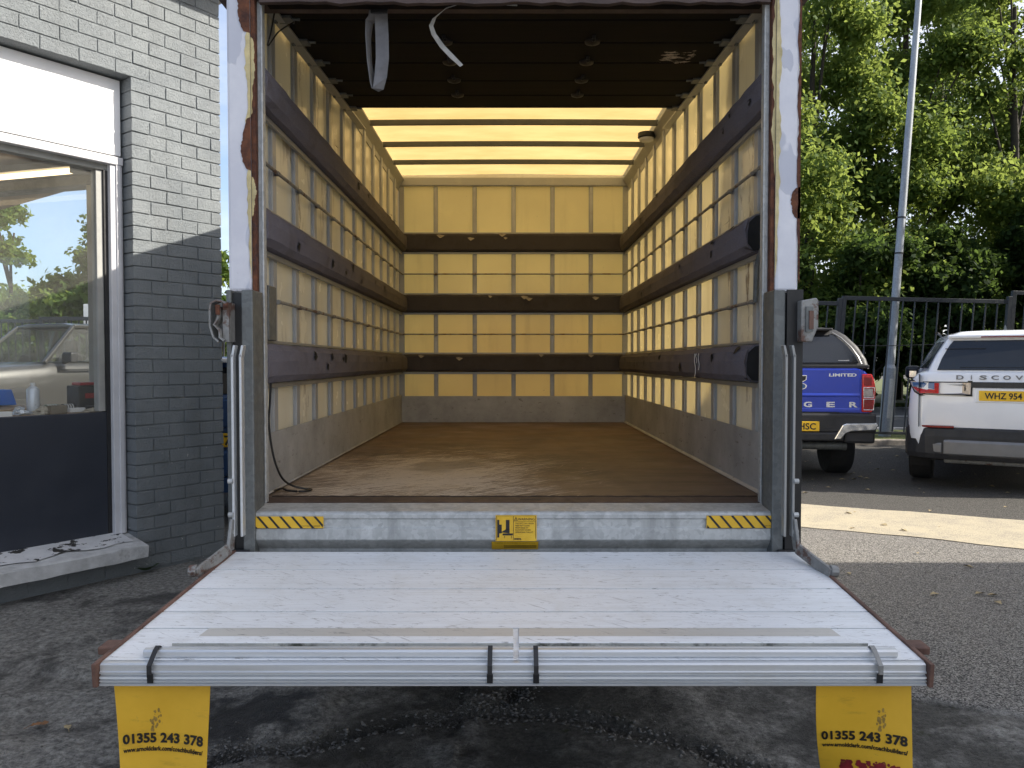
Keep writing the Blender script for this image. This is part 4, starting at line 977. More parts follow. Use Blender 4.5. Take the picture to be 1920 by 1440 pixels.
for sg in (-1, 1):
    T = (lambda x, y, z: (VX - .008 - x, y, z)) if sg < 0 else (lambda x, y, z: (VX - .008 + x, y, z))
    m_ = lambda Vs: [T(*p) for p in Vs]
    p = MB(); p.box(.985, 1.074, 2.903, 3.04, 1.668, 2.9, 0, T); p = p.build('post', 'post', fr, bevel=.012)
    rs = random.Random(9 + sg)
    b = MB(); b.box(.968, .985, 2.908, 3.03, .87, 2.86, 0, T); b.build('inner_edge', 'rust', fr, bevel=.003)
    b = MB(); b.box(.944, .952, 2.922, 2.955, FZ, 2.82, 0, T); b.box(.952, .968, 2.932, 2.954, FZ, 2.82, 0, T); b.build('shutter_channel', 'galv', fr, bevel=.003)
    for x0_, x1_, z0, z1, n_, am in (((.985 + .046, .983, 2.63, 2.86, 30, .18), (.985 + .034, .983, 2.12, 2.32, 30, .2)) if sg < 0 else ((1.045, 1.077, 1.94, 2.06, 24, .2), (1.066, 1.0765, 1.7, 2.9, 60, .5))):
        b = MB(); V, F = jag(x0_, x1_, z0, z1, 2.8995, n_, am, rs); b.add(m_(V), F); b.build('rust_patch', 'rust', p, recalc=False)
    b = MB(); V, F = jag(.9985, .9835, 1.72, 2.86, 2.9, 70, .45, rs); b.add(m_(V), F); b.build('flaked_paint', 'cream_under', fr, recalc=False)
    for z0, z1 in ((1.95, 2.10), (2.33, 2.62)) if sg < 0 else ((2.1, 2.8),):
        b = MB(); V, F = jag(.972, .984, z0, z1, 2.9065, 40, .5, rs); b.add(m_(V), F); b.build('flaked_paint', 'cream_under', fr, recalc=False)
    b = MB(); V, F = jag(.973, .984, .92, 1.5, 2.9065, 40, .7, rs); b.add(m_(V), F); b.build('flaked_paint', 'cream_under', fr, recalc=False)
    # tail lift column
    c = MB(); c.box(.943, .985, 2.785, 2.9, .56, 1.664, 0, T); c.box(1.022, 1.04, 2.785, 2.9, .56, 1.664, 0, T); c.box(.985, 1.022, 2.86, 2.9, .56, 1.64, 1, T)
    c.box(.96, 1.05, 2.77, 2.785, .56, .72, 1, T)
    c = c.build('lift_column', ['galv_dark', 'black'], van, bevel=.004)
    b = MB(); b.box(.987, 1.02, 2.80, 2.858, .6, 1.655, 0, T); b.build('slide', 'black', c)
    if sg > 0: b = MB(); b.box(.988, 1.046, 2.778, 2.786, .62, 1.664, 0, T); b.build('cover_strip', 'black', c)
    for q, x in enumerate((.968, .997)):
        l = MB(); l.beam(T(x, 2.735, .78), T(x, 2.735, 1.43), .009, .03, 0, (0, 1, 0)); l.beam(T(x - .008, 2.735, 1.462), T(x, 2.735, 1.42), .009, .03, 0, (0, 1, 0)); l.build('link_bar', 'alu' if sg < 0 else 'alu_dull', c, bevel=.002)
    b = MB()
    for z in (.98, .86, .8): b.tube([T(.995, 2.715, z), T(1.012, 2.715, z)], .009, 8)
    b.build('bolt', 'galv', c, smooth=True)
    b = MB(); b.beam(T(1.0, 2.73, .84), T(1.003, 2.70, .74), .012, .05, 0, (0, 1, 0)); b.beam(T(1.003, 2.70, .745), T(1.05, 2.52, .70), .014, .04); b.tube([T(1.05, 2.53, .71), T(1.075, 2.53, .71)], .02, 10); b.build('lift_arm', 'galv_rust', c, bevel=.003)

br = MB()
pts = [(-1.013, 2.75, 1.612), (-1.045, 2.75, 1.622), (-1.066, 2.75, 1.612), (-1.07, 2.75, 1.59), (-1.07, 2.75, 1.53), (-1.058, 2.75, 1.49), (-1.04, 2.75, 1.475)]
br.ribbon(pts, (0, .055, 0), .006); br.ribbon([(-1.04, 2.745, 1.60), (-1.04, 2.745, 1.56), (-1.055, 2.745, 1.535), (-1.035, 2.745, 1.515), (-1.035, 2.745, 1.49), (-1.02, 2.745, 1.478)], (0, .05, 0), .006); br.box(-1.03, -1.008, 2.74, 2.80, 1.475, 1.615); br.prism([(-1.03, 1.482), (-1.03, 1.56), (-1.045, 1.565), (-1.063, 1.55), (-1.063, 1.525), (-1.05, 1.485)], lambda p, q, t: (p, t, q), 2.77, 2.79)
br = br.build('latch_bracket', 'galv_rust', van); b = MB(); b.tube([(-1.04, 2.72, 1.605), (-1.04, 2.72, 1.57)], .009, 8); b.tube([(-1.018, 2.72, 1.602), (-1.005, 2.72, 1.602)], .008, 8); b.build('pin', 'rust', br, smooth=True)
br = MB(); poly = [(1.03, 1.475), (1.07, 1.475), (1.092, 1.53), (1.092, 1.62), (1.085, 1.632), (1.03, 1.622)]
br.prism(poly, lambda p, q, t: (p, t, q), 2.74, 2.79); br = br.build('latch_bracket', 'galv_rust', van, bevel=.004)
b = MB(); b.box(1.045, 1.07, 2.733, 2.741, 1.51, 1.60); b.build('recess', 'galv_dark', br); b = MB(); b.box(1.055, 1.07, 2.728, 2.734, 1.52, 1.585); b.build('wear_patch', 'rust_edge', br)

# tail lift housing beam with its stickers
hs = MB()
prof = [(2.932, .864), (2.81, .855), (2.802, .851), (2.797, .844), (2.798, .830), (2.806, .827), (2.806, .797), (2.800, .792), (2.800, .752), (2.804, .746), (2.835, .71), (2.84, .60), (2.932, .60)]
hs.prism(prof, lambda p, q, t: (t, p, q), -.988, 1.008, 0, 24)
hs = hs.build('lift_housing', 'galv', van, bevel=.002)
def chevron(x0, x1, z0, z1, yy):
    b = MB(); b.box(x0, x1, yy - .0012, yy, z0, z1, 0); n = 7; p = (x1 - x0) / n; h = z1 - z0
    for k in range(-1, n + 1):
        a = x0 + p * (k + .12); w_ = p * .24; sl = h * .85
        P = [(a, z1), (a + w_, z1), (a + w_ + sl, z0), (a + sl, z0)]
        # clip to the sticker
        def clip(P, f, g):
            out = []
            for i in range(len(P)):
                A, B = P[i], P[(i + 1) % len(P)]; fa, fb = f(A), f(B)
                if fa >= 0: out.append(A)
                if (fa >= 0) != (fb >= 0): t_ = fa / (fa - fb); out.append((A[0] + t_ * (B[0] - A[0]), A[1] + t_ * (B[1] - A[1])))
            return out
        P = clip(P, lambda q: q[0] - x0 - .002, 0); P = clip(P, lambda q: x1 - .002 - q[0], 0) if P else P
        if len(P) > 2: b.add([(u, yy - .002, v) for u, v in P], [tuple(range(len(P)))], 1)
    b.add([(u, yy - .0022, v) for u, v in ((x0, z0 + .001), (x1, z0 + .001), (x1, z0), (x0, z0))], [(0, 1, 2, 3)], 1)
    text_mesh(b, 'DO NOT PAINT OR REMOVE', .006, lambda u, v, d: (x1 - .05 + u, yy - .0022 - d * .2, z0 + .007 + v), 1, 'CENTER', 0, .075)
    return b.build('hazard_sticker', ['sticker', 'ink'], hs, recalc=False)
chevron(-.983, -.690, .794, .838, 2.7965); chevron(.712, 1.003, .795, .841, 2.7965)
b = MB(); yy = 2.7952; x0, x1, z0, z1 = -.06, .09, .7475, .843
b.box(x0, x1, yy - .001, yy, z0, z1, 0)
q = lambda u, v, d=0: (x0 + u * (x1 - x0), yy - .0016 - d * .2, z0 + v * (z1 - z0))
rect = lambda a, c, e, f: b.add([q(a, e), q(c, e), q(c, f), q(a, f)], [(0, 1, 2, 3)], 1)
for r_ in ((.02, .03, .03, .97), (.97, .98, .1, .97), (.02, .98, .965, .975), (.43, .44, .03, .97), (.43, .98, .745, .755), (.04, .09, .14, .82), (.09, .15, .3, .64), (.25, .34, .44, .82), (.17, .42, .22, .30)): rect(*r_)
b.add([q(.13, .34), q(.34, .30), q(.34, .46), q(.25, .46)], [(0, 1, 2, 3)], 1)
for u in (.22, .39): b.add([q(u - .015, .15), q(u + .015, .15), q(u, .21)], [(0, 1, 2)], 1); b.add([q(u - .003, .1), q(u + .003, .1), q(u + .003, .16), q(u - .003, .16)], [(0, 1, 2, 3)], 1)
for pq in (((.45, .79), (.54, .79), (.535, .805), (.455, .805)), ((.45, .79), (.465, .79), (.5, .925), (.495, .94)), ((.525, .79), (.54, .79), (.495, .94), (.49, .925)), ((.49, .83), (.5, .83), (.5, .88), (.49, .88))): b.add([q(*k) for k in pq], [(0, 1, 2, 3)], 1)
W_ = x1 - x0; H_ = z1 - z0
text_mesh(b, 'WARNING', .0135, lambda u, v, d: q(.75 + u / W_, .80 + v / H_, d), 1, 'CENTER', 0, .061)
for k, line in enumerate(('TAIL LIFT CAN CRUSH', 'KEEP FEET CLEAR', 'FROM EDGE OF', 'PLATFORM WHEN', 'OPERATING TAILLIFT')): text_mesh(b, line, .0068, lambda u, v, d, k=k: q(.48 + u / W_, .66 - .085 * k + v / H_, d), 1, 'LEFT')
text_mesh(b, 'evans.', .011, lambda u, v, d: q(.455 + u / W_, .06 + v / H_, d), 1, 'LEFT', .0004)
b.build('warning_sticker', ['sticker', 'ink'], hs, recalc=False)
b = MB(); b.add([(-.075, 2.801, .744), (.097, 2.801, .744), (.097, 2.833, .708), (-.075, 2.833, .708)], [(0, 1, 2, 3)], 0)
tt = lambda u, v, d: (u, 2.8 + (.744 - v) * .86, v + .0008)
text_mesh(b, 'WARNING  DO NOT EXCEED THE MAXIMUM LOAD', .007, lambda u, v, d: tt(.011 + u, .735 + v * .8, d), 1, 'CENTER', 0, .15)
for k in range(3): b.add([tt(-.03, .727 - .005 * k, 0), tt(.09, .727 - .005 * k, 0), tt(.09, .725 - .005 * k, 0), tt(-.03, .725 - .005 * k, 0)], [(0, 1, 2, 3)], 1)
b.build('warning_sticker', ['sticker', 'ink'], hs, recalc=False)

# lowered platform: t runs from the hinge to the outer edge, h is height above the deck
TH = math.atan2(.078, .84); CT, ST = math.cos(TH), math.sin(TH)
def PL(x, t, h): return (x, 2.77 - t * CT - h * ST, .715 - t * ST + h * CT)
PXL = lambda t: -1.007 - .046 * t / .85; PXR = lambda t: 1.053 + .005 * t / .85
plat = MB(); plat.box(-.99, 1.04, 0.004, .836, -.052, -.010, 0, PL); plat = plat.build('lift_platform', 'shadow_black', van)
seams = [0.0, .088, .181, .351, .527, .69, .836]
seams = [0.0, .181, .351, .527, .64, .836]
for a, c in zip(seams[:-1], seams[1:]):
    b = MB(); P = []
    g = .0036
    for h in (-.01, 0.):
        for t_ in (a + g, c - g):
            for k in range(2): P.append(PL((PXL(t_) + .006) if k == 0 else (PXR(t_) - .006), t_, h))
    b.add(P, [(0, 2, 3, 1), (4, 5, 7, 6), (0, 1, 5, 4), (2, 6, 7, 3), (0, 4, 6, 2), (1, 3, 7, 5)]); b.build('deck_plank', 'deck', plat)
b = MB(); n = 12
pr = [(.826, .0), (.842, .0), (.847, -.003), (.848, -.018), (.852, -.02), (.852, -.024), (.846, -.026), (.846, -.030), (.853, -.032), (.854, -.036), (.849, -.0375), (.849, -.040), (.855, -.0415), (.855, -.0445), (.850, -.046), (.850, -.048), (.856, -.0495), (.856, -.054), (.826, -.054)]
b.prism(pr, lambda p, q, t: PL(t, p, q), -1.045, 1.05, 0, n); b.build('edge_profile', 'alu', plat)
for x_, s_ in ((PXL, -1), (PXR, 1)):
    b = MB(); b.loft([[PL(x_(t_) + s_ * o, t_, h) for o, h in ((-.006, -.056), (.006, -.056), (.006, .006), (-.006, .006))] for t_ in (0, .3, .6, .84, .862)]); b.build('side_plate', 'rust_edge', plat, bevel=.002)
    b = MB(); b.box(0, .06, .69, .74, -.03, -.008, 0, lambda o, t_, h: PL(x_(t_) + s_ * (o + .003), t_, h)); b.build('side_stop', 'rust_edge', plat, bevel=.004)
# folding ramp flaps lying on the outer edge, two of each, parted in the middle
for a, c in ((-.902, .0035), (.018, .945)):
    lf, rt = (a, c)
    f = MB(); ins0 = .045 if a < 0 else 0; ins1 = .045 if a > 0 else 0
    for h0, h1, ta, tb, dx0, dx1 in ((.0005, .0052, .648, .71, 1.25, 1.0), (.0005, .012, .712, .752, 1., .0)):
        P = [PL((a + ins0 * k_) if a < 0 else a, t_, h) if e == 0 else PL((c - ins1 * k_) if a > 0 else c, t_, h) for h in (h0, h1) for t_, k_ in ((ta, dx0), (tb, dx1)) for e in (0, 1)]
        f.add(P, [(0, 2, 3, 1), (4, 5, 7, 6), (0, 1, 5, 4), (2, 6, 7, 3), (0, 4, 6, 2), (1, 3, 7, 5)], 0 if ta < .7 else 1)
    f = f.build('ramp_flap', ['alu_warm', 'deck'], plat, bevel=.002)
    b = MB(); b.box(a, c, .7525, .7545, .0005, .0105, 0, PL); b.build('flap_edge', 'alu_dirty', plat)
    xa, xb = (a - .043, c) if a < 0 else (a, c + .043)
    b = MB(); b.prism([(.774, .001), (.782, .001), (.784, .006), (.79, .014), (.786, .016), (.774, .012)], lambda p, q, t: PL(t, p, q), xa + .003, xb - .003, 0, 6); b.build('hinge_lip', 'alu', plat)
    b = MB(); ring = [(.797, .001), (.815, .001), (.8185, .006), (.8175, .017), (.813, .0215), (.800, .0215), (.797, .018)]
    b.prism(ring, lambda p, q, t: PL(t, p, q), xa - .004 * (a < 0), xb + .004 * (a > 0), 0, 6); b.build('hinge_tube', 'alu', plat, smooth=False)
for x in (-.915, -.056, .061, .930):
    ml = 'shadow_black' if x < .5 else 'galv_rust'
    b = MB(); b.ribbon([PL(x, .796, .021), PL(x, .806, .0285), PL(x, .820, .024), PL(x, .8585, .0), PL(x, .860, -.022)], (.012, 0, 0), .0025)
    b.build('hinge_clip', 'plastic' if x < .5 else 'galv_rust', plat)
    b = MB(); b.box(x - .0075, x + .0075, .8555, .858, -.046, -.022, 0, PL); b.build('clip_slot', 'shadow_black', plat)

# interior lamp
lp = MB(); lp.lathe((.955, 5.5, 3.0), [(.06, .03), (.062, .0), (.055, -.008)], 20); lp = lp.build('interior_lamp', 'plastic', van, smooth=True)
b = MB(); b.lathe((.955, 5.5, 3.0), [(.055, -.004), (.05, -.022), (.03, -.032), (.001, -.034)], 18); b.build('lamp_lens', 'lamp_glass', lp, smooth=True)

# things that hang in or lie on the van
t = thing('pull_strap', 'grey webbing pull strap hanging in a loop from the raised shutter', 'strap', (-.52, 3.0, 2.76))
b = MB(); pts = [(-.505, 3.005, 2.78), (-.505, 3.0, 2.735), (-.5, 2.99, 2.66), (-.498, 2.985, 2.57), (-.505, 2.985, 2.50), (-.515, 2.987, 2.457), (-.527, 2.99, 2.452), (-.537, 2.995, 2.475), (-.55, 3.0, 2.56), (-.556, 3.005, 2.66), (-.552, 3.01, 2.72), (-.535, 3.01, 2.735), (-.528, 3.01, 2.775)]
wv = [(.05, 0, 0)] * 4 + [(.046, .012, 0), (.035, .03, 0), (.02, .04, 0), (.012, .046, 0), (.01, .048, 0), (.012, .046, 0), (.02, .04, 0), (.035, .03, 0), (.045, .01, 0)]
b.ribbon(pts, wv, .0025); b.build('webbing', 'strap', t)
b = MB(); b.box(-.545, -.48, 2.99, 3.0, 2.745, 2.79); b.build('buckle', 'black', t, bevel=.003)
b = MB(); pts = [(.02, 2.945, 2.757), (-.10, 2.945, 2.765), (-.19, 2.95, 2.768), (-.25, 2.97, 2.755), (-.298, 2.99, 2.725), (-.312, 3.0, 2.70), (-.303, 3.01, 2.672), (-.272, 3.03, 2.633), (-.235, 3.04, 2.598), (-.198, 3.05, 2.566)]
wv = [(0, .004, .016), (0, .004, .016), (0, .006, .014), (.004, .012, .012), (.012, .008, .008), (.016, .004, .0), (.017, .004, .006), (.017, .003, .009), (.017, .002, .01), (.012, .002, .008)]
b.ribbon(pts, wv, .002); tag(b.build('seal_strip', 'pale_strip'), 'loose pale strip of seal curling down from the shutter opening', 'strip')
b = MB(); pts = [(-.955, 3.045, 1.35), (-.965, 3.06, 1.25), (-.975, 3.075, 1.15), (-.965, 3.10, 1.02), (-.945, 3.14, .93), (-.915, 3.19, .888), (-.87, 3.21, .872), (-.84, 3.205, .869), (-.87, 3.16, .869), (-.93, 3.17, .871), (-.965, 3.21, .873), (-.985, 3.16, .871), (-.99, 3.09, .874)]
from mathutils import geometry as _g
def smooth_path(pts, k=6):
    P = [Vector(p) for p in pts]; out = []
    for i in range(len(P) - 1):
        a, b_, c, d = P[max(i - 1, 0)], P[i], P[i + 1], P[min(i + 2, len(P) - 1)]
        for q in range(k):
            t = q / k; out.append(.5 * ((2 * b_) + (c - a) * t + (2 * a - 5 * b_ + 4 * c - d) * t * t + (3 * b_ - a - 3 * c + d) * t ** 3))
    return out + [P[-1]]
b.tube(smooth_path(pts), .0045, 8); tag(b.build('cable', 'black', smooth=True), 'black cable trailing down the left wall onto the load floor', 'cable')
b = MB(); pts = smooth_path([(-.93, 3.06, 2.80), (-.945, 3.05, 2.70), (-.955, 3.04, 2.64), (-.93, 3.1, 2.72), (-.90, 3.2, 2.80)]); b.tube(pts, .003, 6); tag(b.build('cable', 'black', smooth=True), 'thin grey wire looped at the top left of the shutter track', 'wire')

# yellow safety flags under the platform's outer corners
def flag(label, xa, xb, curl, red):
    yb, zt, L = 1.952, .586, .30
    t = thing('safety_flag', label, 'flag', ((xa + xb) / 2, yb, zt), 0, 'yellow safety flags on the tail lift')
    def F_(u, v, d=0.):            # u 0..1 across, v 0..L down
        k = v / L; bend = curl * k * k * (1 - u) ** 1.5
        x = xa + (xb - xa) * u + abs(bend) * .55 + (.012 * k if curl == 0 else .0) - .014 * k * (curl == 0) * u * 1.6
        y = yb + bend * .9 + .006 * math.sin(9 * v + 2 * u) + .010 * k * math.sin(3.1 * u + .4) - d
        return (x, y, zt - v)
    b = MB(); nu, nv = 16, 20; Vf = []; Fc = []
    for j in range(nv + 1):
        for i in range(nu + 1): Vf.append(F_(i / nu, L * j / nv))
    n1 = len(Vf); Vf += [(x, y + .002, z) for x, y, z in Vf]
    for j in range(nv):
        for i in range(nu):
            a = j * (nu + 1) + i; Fc.append((a, a + 1, a + nu + 2, a + nu + 1)); Fc.append((n1 + a, n1 + a + nu + 1, n1 + a + nu + 2, n1 + a + 1))
    b.add(Vf, Fc); b.build('cloth', 'flag', t, smooth=True, recalc=False)
    w = xb - xa
    def lay(v0, arc=0.): return lambda u, v, d: F_(.5 + u / w, v0 - v + arc * (u / w) ** 2, .0012 + d)
    b = MB(); text_mesh(b, '01355 243 378', .034, lay(.166, .03), 0, 'CENTER', .0010, .222); text_mesh(b, 'www.arnoldclark.com/coachbuilders/', .0165, lay(.188, .035), 0, 'CENTER', .0002, .222)
    b.build('lettering', 'ink', t, recalc=False)
    b = MB(); rs = random.Random(2)
    for cx, cv, sx, sv in ((.42 if curl == 0 else .68, .098, .035, .03), (.40 if curl == 0 else .70, .112, .03, .02)):
        for _ in range(14):
            u = cx + rs.gauss(0, sx * .6); v = cv + rs.gauss(0, sv * .5); r = rs.uniform(.001, .004)
            b.add([F_(u + r / w * math.cos(a), v + 1.6 * r * math.sin(a), .0008) for a in (0, 1.1, 2.2, 3.3, 4.4, 5.4)], [(0, 1, 2, 3, 4, 5)])
    b.build('smudge', 'flag_stain', t, recalc=False)
    if red:
        b = MB(); rs = random.Random(8)
        for _ in range(150):
            u = rs.uniform(.26, .88); v = .222 + .022 * ((u - .6) / .4) ** 2 + abs(rs.gauss(0, .03)); r = rs.uniform(.003, .011)
            if .36 < u < .44 or v > L - .004: continue
            b.add([F_(min(.96, u + r / w * math.cos(a) * rs.uniform(.6, 1.2)), min(L - .002, v + r * math.sin(a) * rs.uniform(.6, 1.2)), .001 + .0002 * rs.random()) for a in (0, 1, 2, 3, 4, 5.2)], [(0, 1, 2, 3, 4, 5)])
        b.build('worn_print', 'old_red', t, recalc=False)
    b = MB(); b.box(xa - .002, xb + .004, yb - .004, yb + .012, zt - .006, zt + .004); b.build('clamp_strip', 'rust_edge', t)
flag('yellow flag under the left corner of the tail lift with a flat hem', -1.024, -.777, 0, False)
flag('yellow flag under the right corner with curling edge and worn red print', .783, 1.029, .10, True)
# ------------------------------------------------------------------ cars (local frame: origin under the middle of the tail, +y forward)
HP = [(.80, 0), (.95, .05), (.995, .25), (1, .5), (.985, .72), (.955, .9), (.90, .97), (.82, 1.)]
def car_shell(st):
    rings = []
    for y, hw, zb, zt in st:
        r = [(hw * f, y, zb + (zt - zb) * g) for f, g in HP]; rings.append(r + [(-x, y, z) for x, _, z in reversed(r)])
    b = MB(); b.loft(rings); return b
class Green:
    """upper body: levels of (z, half width, rear y, front y)"""
    def __init__(s, lv): s.l = lv
    def at(s, z): a = list(zip(*s.l)); return [float(np.interp(z, a[0], a[k])) for k in (1, 2, 3)]
    inn = 0.
    def mesh(s, r=.12):
        b = MB(); rings = []
        for z, w_, y0, y1 in s.l:
            ring = []
            for cx, cy, a0 in ((1, 0, -90), (1, 1, 0), (-1, 1, 90), (-1, 0, 180)):
                w_ = s.at(z)[0] - (s.inn if cy == 0 else 0)
                if s.inn and cx < 0 and cy == 0: ring.append((-s.at(z)[0], y0 + 1.1, z))
                for k in range(4):
                    a = R(a0 + 30 * k); ring.append((cx * (w_ - r) + r * math.cos(a), (y1 - r if cy else y0 + r) + r * math.sin(a), z))
                if s.inn and cx > 0 and cy == 0: ring.append((s.at(z)[0], y0 + 1.1, z))
            rings.append(ring)
        b.loft(rings); return b
    def rear(s, poly, off, b=None, mi=0):
        b = b or MB(); f = [(x, s.at(z)[1] - off, z) for x, z in poly]; g = [(x, y + .02, z) for x, y, z in f]; n = len(f)
        return b.add(f + g, [tuple(range(n)), tuple(range(2 * n - 1, n - 1, -1))] + [(i, n + i, n + (i + 1) % n, (i + 1) % n) for i in range(n)], mi)
    def side(s, poly, off, sg, b=None, mi=0):
        b = b or MB(); f = [(sg * (s.at(z)[0] + off - s.inn * min(1, max(0, 1 - (y - s.at(z)[1]) / 1.1))), y, z) for y, z in poly]; g = [(x - sg * .02, y, z) for x, y, z in f]; n = len(f)
        return b.add(f + g, [tuple(range(n)), tuple(range(2 * n - 1, n - 1, -1))] + [(i, n + i, n + (i + 1) % n, (i + 1) % n) for i in range(n)], mi)
def wrap(b, x0, x1, prof, x_c, k, mi=0, n=20):
    """a section (y, z) swept across the tail, bending forward past x_c like the body corners"""
    rings = []
    for i in range(n + 1):
        x = x0 + (x1 - x0) * i / n; rings.append([(x, y + k * max(0, abs(x) - x_c) ** 2, z) for y, z in prof])
    return b.loft(rings, mi)
def wheels(root, ys, xh, r, wd, drop=0.):
    for y in ys:
        for sg in (-1, 1):
            w_ = MB(); w_.lathe((sg * xh, y, r - drop), [(r * .6, -wd / 2), (r * .93, -wd / 2), (r, -wd * .38), (r, wd * .38), (r * .93, wd / 2), (r * .6, wd / 2)], 30, 0, 'x'); w_ = w_.build('wheel', 'tyre', root, smooth=True)
            b = MB(); b.lathe((sg * xh, y, r - drop), [(r * .62, -wd * .4), (r * .62, wd * .4)], 24, 0, 'x')
            for k in range(5):
                a = 1.2566 * k; b.beam((sg * (xh + wd * .42), y, r - drop), (sg * (xh + wd * .42), y + r * .6 * math.cos(a), r - drop + r * .6 * math.sin(a)), .05, .03)
            b.build('rim', 'rim', w_, bevel=.004)
def arches(root, ys, hw, r, z, mat='plastic'):
    for y in ys:
        for sg in (-1, 1):
            b = MB(); n = 14; ring = []
            P = [(sg * (hw + .012), y + (r + .09) * math.cos(math.pi * k / n), z + (r + .07) * math.sin(math.pi * k / n)) for k in range(n + 1)]
            Q = [(sg * (hw + .012), y + (r + .02) * math.cos(math.pi * k / n), z + (r) * math.sin(math.pi * k / n)) for k in range(n + 1)]
            b.add(P + Q, [(k, k + 1, n + 2 + k, n + 1 + k) for k in range(n)]); b.add([(x - sg * .05, y_, z_) for x, y_, z_ in P] + P, [(k, k + 1, n + 2 + k, n + 1 + k) for k in range(n)])
            b.build('wheel_arch', mat, root, recalc=False)
            b = MB(); b.add([(sg * (hw + .004), p[1], p[2]) for p in Q], [tuple(range(n + 1))]); b.build('arch_liner', 'shadow_black', root, recalc=False)
def plate(root, x0, x1, y, z0, z1, txt, size, anchor, align='LEFT', w_=None):
    p = MB(); p.box(x0, x1, y - .008, y, z0, z1); p = p.build('number_plate', 'plate', root, bevel=.004)
    b = MB(); text_mesh(b, txt, size, lambda u, v, d: (anchor + u, y - .0086 - d, z0 + (z1 - z0) * .5 - size * .345 + v), 0, align, .0022, w_); b.build('lettering', 'ink', p, recalc=False)
def badge(root, txt, size, x, y, z, mat, name='lettering', w_=None, bold=.002, align='CENTER'):
    b = MB(); text_mesh(b, txt, size, lambda u, v, d: (x + u, y - d * 3, z + v), 0, align, bold, w_); return b.build(name, mat, root, recalc=False)
def cbox(root, name, dims, mat, bevel=0.): b = MB(); b.box(*dims); return b.build(name, mat, root, bevel=bevel)

# blue pickup with a canopy
c = thing('pickup_truck', 'blue pickup with dark rear canopy parked just right of the van', 'pickup', (3.49, 9.42, 0), R(-7), None, True)
car_shell([(0, .85, .58, 1.335), (.05, .885, .55, 1.34), (.3, .915, .50, 1.345), (1.2, .925, .48, 1.345), (3.4, .925, .48, 1.33), (3.9, .92, .48, 1.22), (4.9, .88, .5, 1.12), (5.3, .7, .5, .98)]).build('body', 'blue', c, smooth=True)
gr = Green([(1.33, .875, .03, 1.75), (1.45, .845, .06, 1.75), (1.60, .765, .12, 1.75), (1.74, .645, .2, 1.75), (1.81, .545, .26, 1.74), (1.845, .42, .34, 1.7)])
gr.mesh(.06).build('canopy', 'plastic', c, smooth=True)
gr.rear([(-.74, 1.40), (.74, 1.40), (.70, 1.5), (.60, 1.64), (.49, 1.745), (-.49, 1.745), (-.60, 1.64), (-.70, 1.5)], .012).build('rear_window', 'tint', c, bevel=.004)
b = MB(); pts = [(x, gr.at(z)[1] - .018, z) for x, z in ((.765, 1.385), (.735, 1.47), (.665, 1.59), (.56, 1.71), (.47, 1.775))]; b.tube(pts, .010, 6); b.build('window_seal', 'silver', c, smooth=True)
cbox(c, 'canopy_sill', (-.85, .85, .0, .06, 1.335, 1.375), 'plastic', .008)
cbox(c, 'spoiler', (-.46, .46, .13, .36, 1.80, 1.83), 'plastic', .012)
b = MB(); b.lathe((.0, .03, 1.435), [(.001, -.05), (.03, -.045), (.03, 0)], 12, 0, 'y'); b.build('canopy_handle', 'chrome', c, smooth=True)
cbox(c, 'sticker', (.50, .63, .045, .052, 1.415, 1.432), 'paper')
Green([(1.33, .84, 1.78, 3.9), (1.62, .74, 1.8, 3.4), (1.80, .62, 1.95, 2.9)]).mesh(.1).build('cab', 'tint', c, smooth=True)
b = MB(); b.tube([(-.25, 1.1, 1.84), (-.2, 1.1, 1.9), (.2, 1.1, 1.9), (.25, 1.1, 1.84)], .025, 8); b.build('roof_bar', 'silver', c, smooth=True)
tg = cbox(c, 'tailgate', (-.745, .745, -.022, .03, .80, 1.325), 'blue', .012)
b = MB(); b.prism([(-.022, .985), (-.034, .995), (-.034, 1.01), (-.022, 1.03)], lambda p, q, t: (t, p, q), -.735, .735); b.build('crease', 'blue', tg)
b = MB(); b.prism([(-.022, .80), (-.03, .805), (-.03, .835), (-.022, .85)], lambda p, q, t: (t, p, q), -.735, .735); b.build('crease', 'blue', tg)
for k, ch in enumerate('RANGER'): badge(tg, ch, .088, -.685 + .262 * k + .03, -.024, .862, 'chrome_letter', 'letter', .098, .003)
badge(tg, 'LIMITED', .05, .535, -.024, 1.235, 'chrome_letter', 'letter', .32, .0015)
b = MB(); b.lathe((0, -.024, 1.115), [(.115, .0), (.115, -.012)], 28, 0, 'y'); o = b.build('badge', 'chrome', tg); o2 = MB(); o2.lathe((0, -.024, 1.115), [(.1, -.004), (.1, -.016)], 28, 0, 'y'); o2 = o2.build('badge', 'blue_hatch', tg)
for q in (o, o2):
    for v in q.data.vertices: v.co.z = 1.115 + (v.co.z - 1.115) * .42
b = MB(); b.prism([(.02, 1.25), (.115, 1.25), (.112, 1.19), (.07, 1.165), (.025, 1.175)], lambda p, q, t: (p, t, q), -.034, -.022); b.build('badge', 'chrome', tg, bevel=.003)
b = MB(); b.prism([(.03, 1.24), (.105, 1.24), (.10, 1.195), (.07, 1.178), (.033, 1.185)], lambda p, q, t: (p, t, q), -.037, -.033); b.build('badge', 'ink', tg)
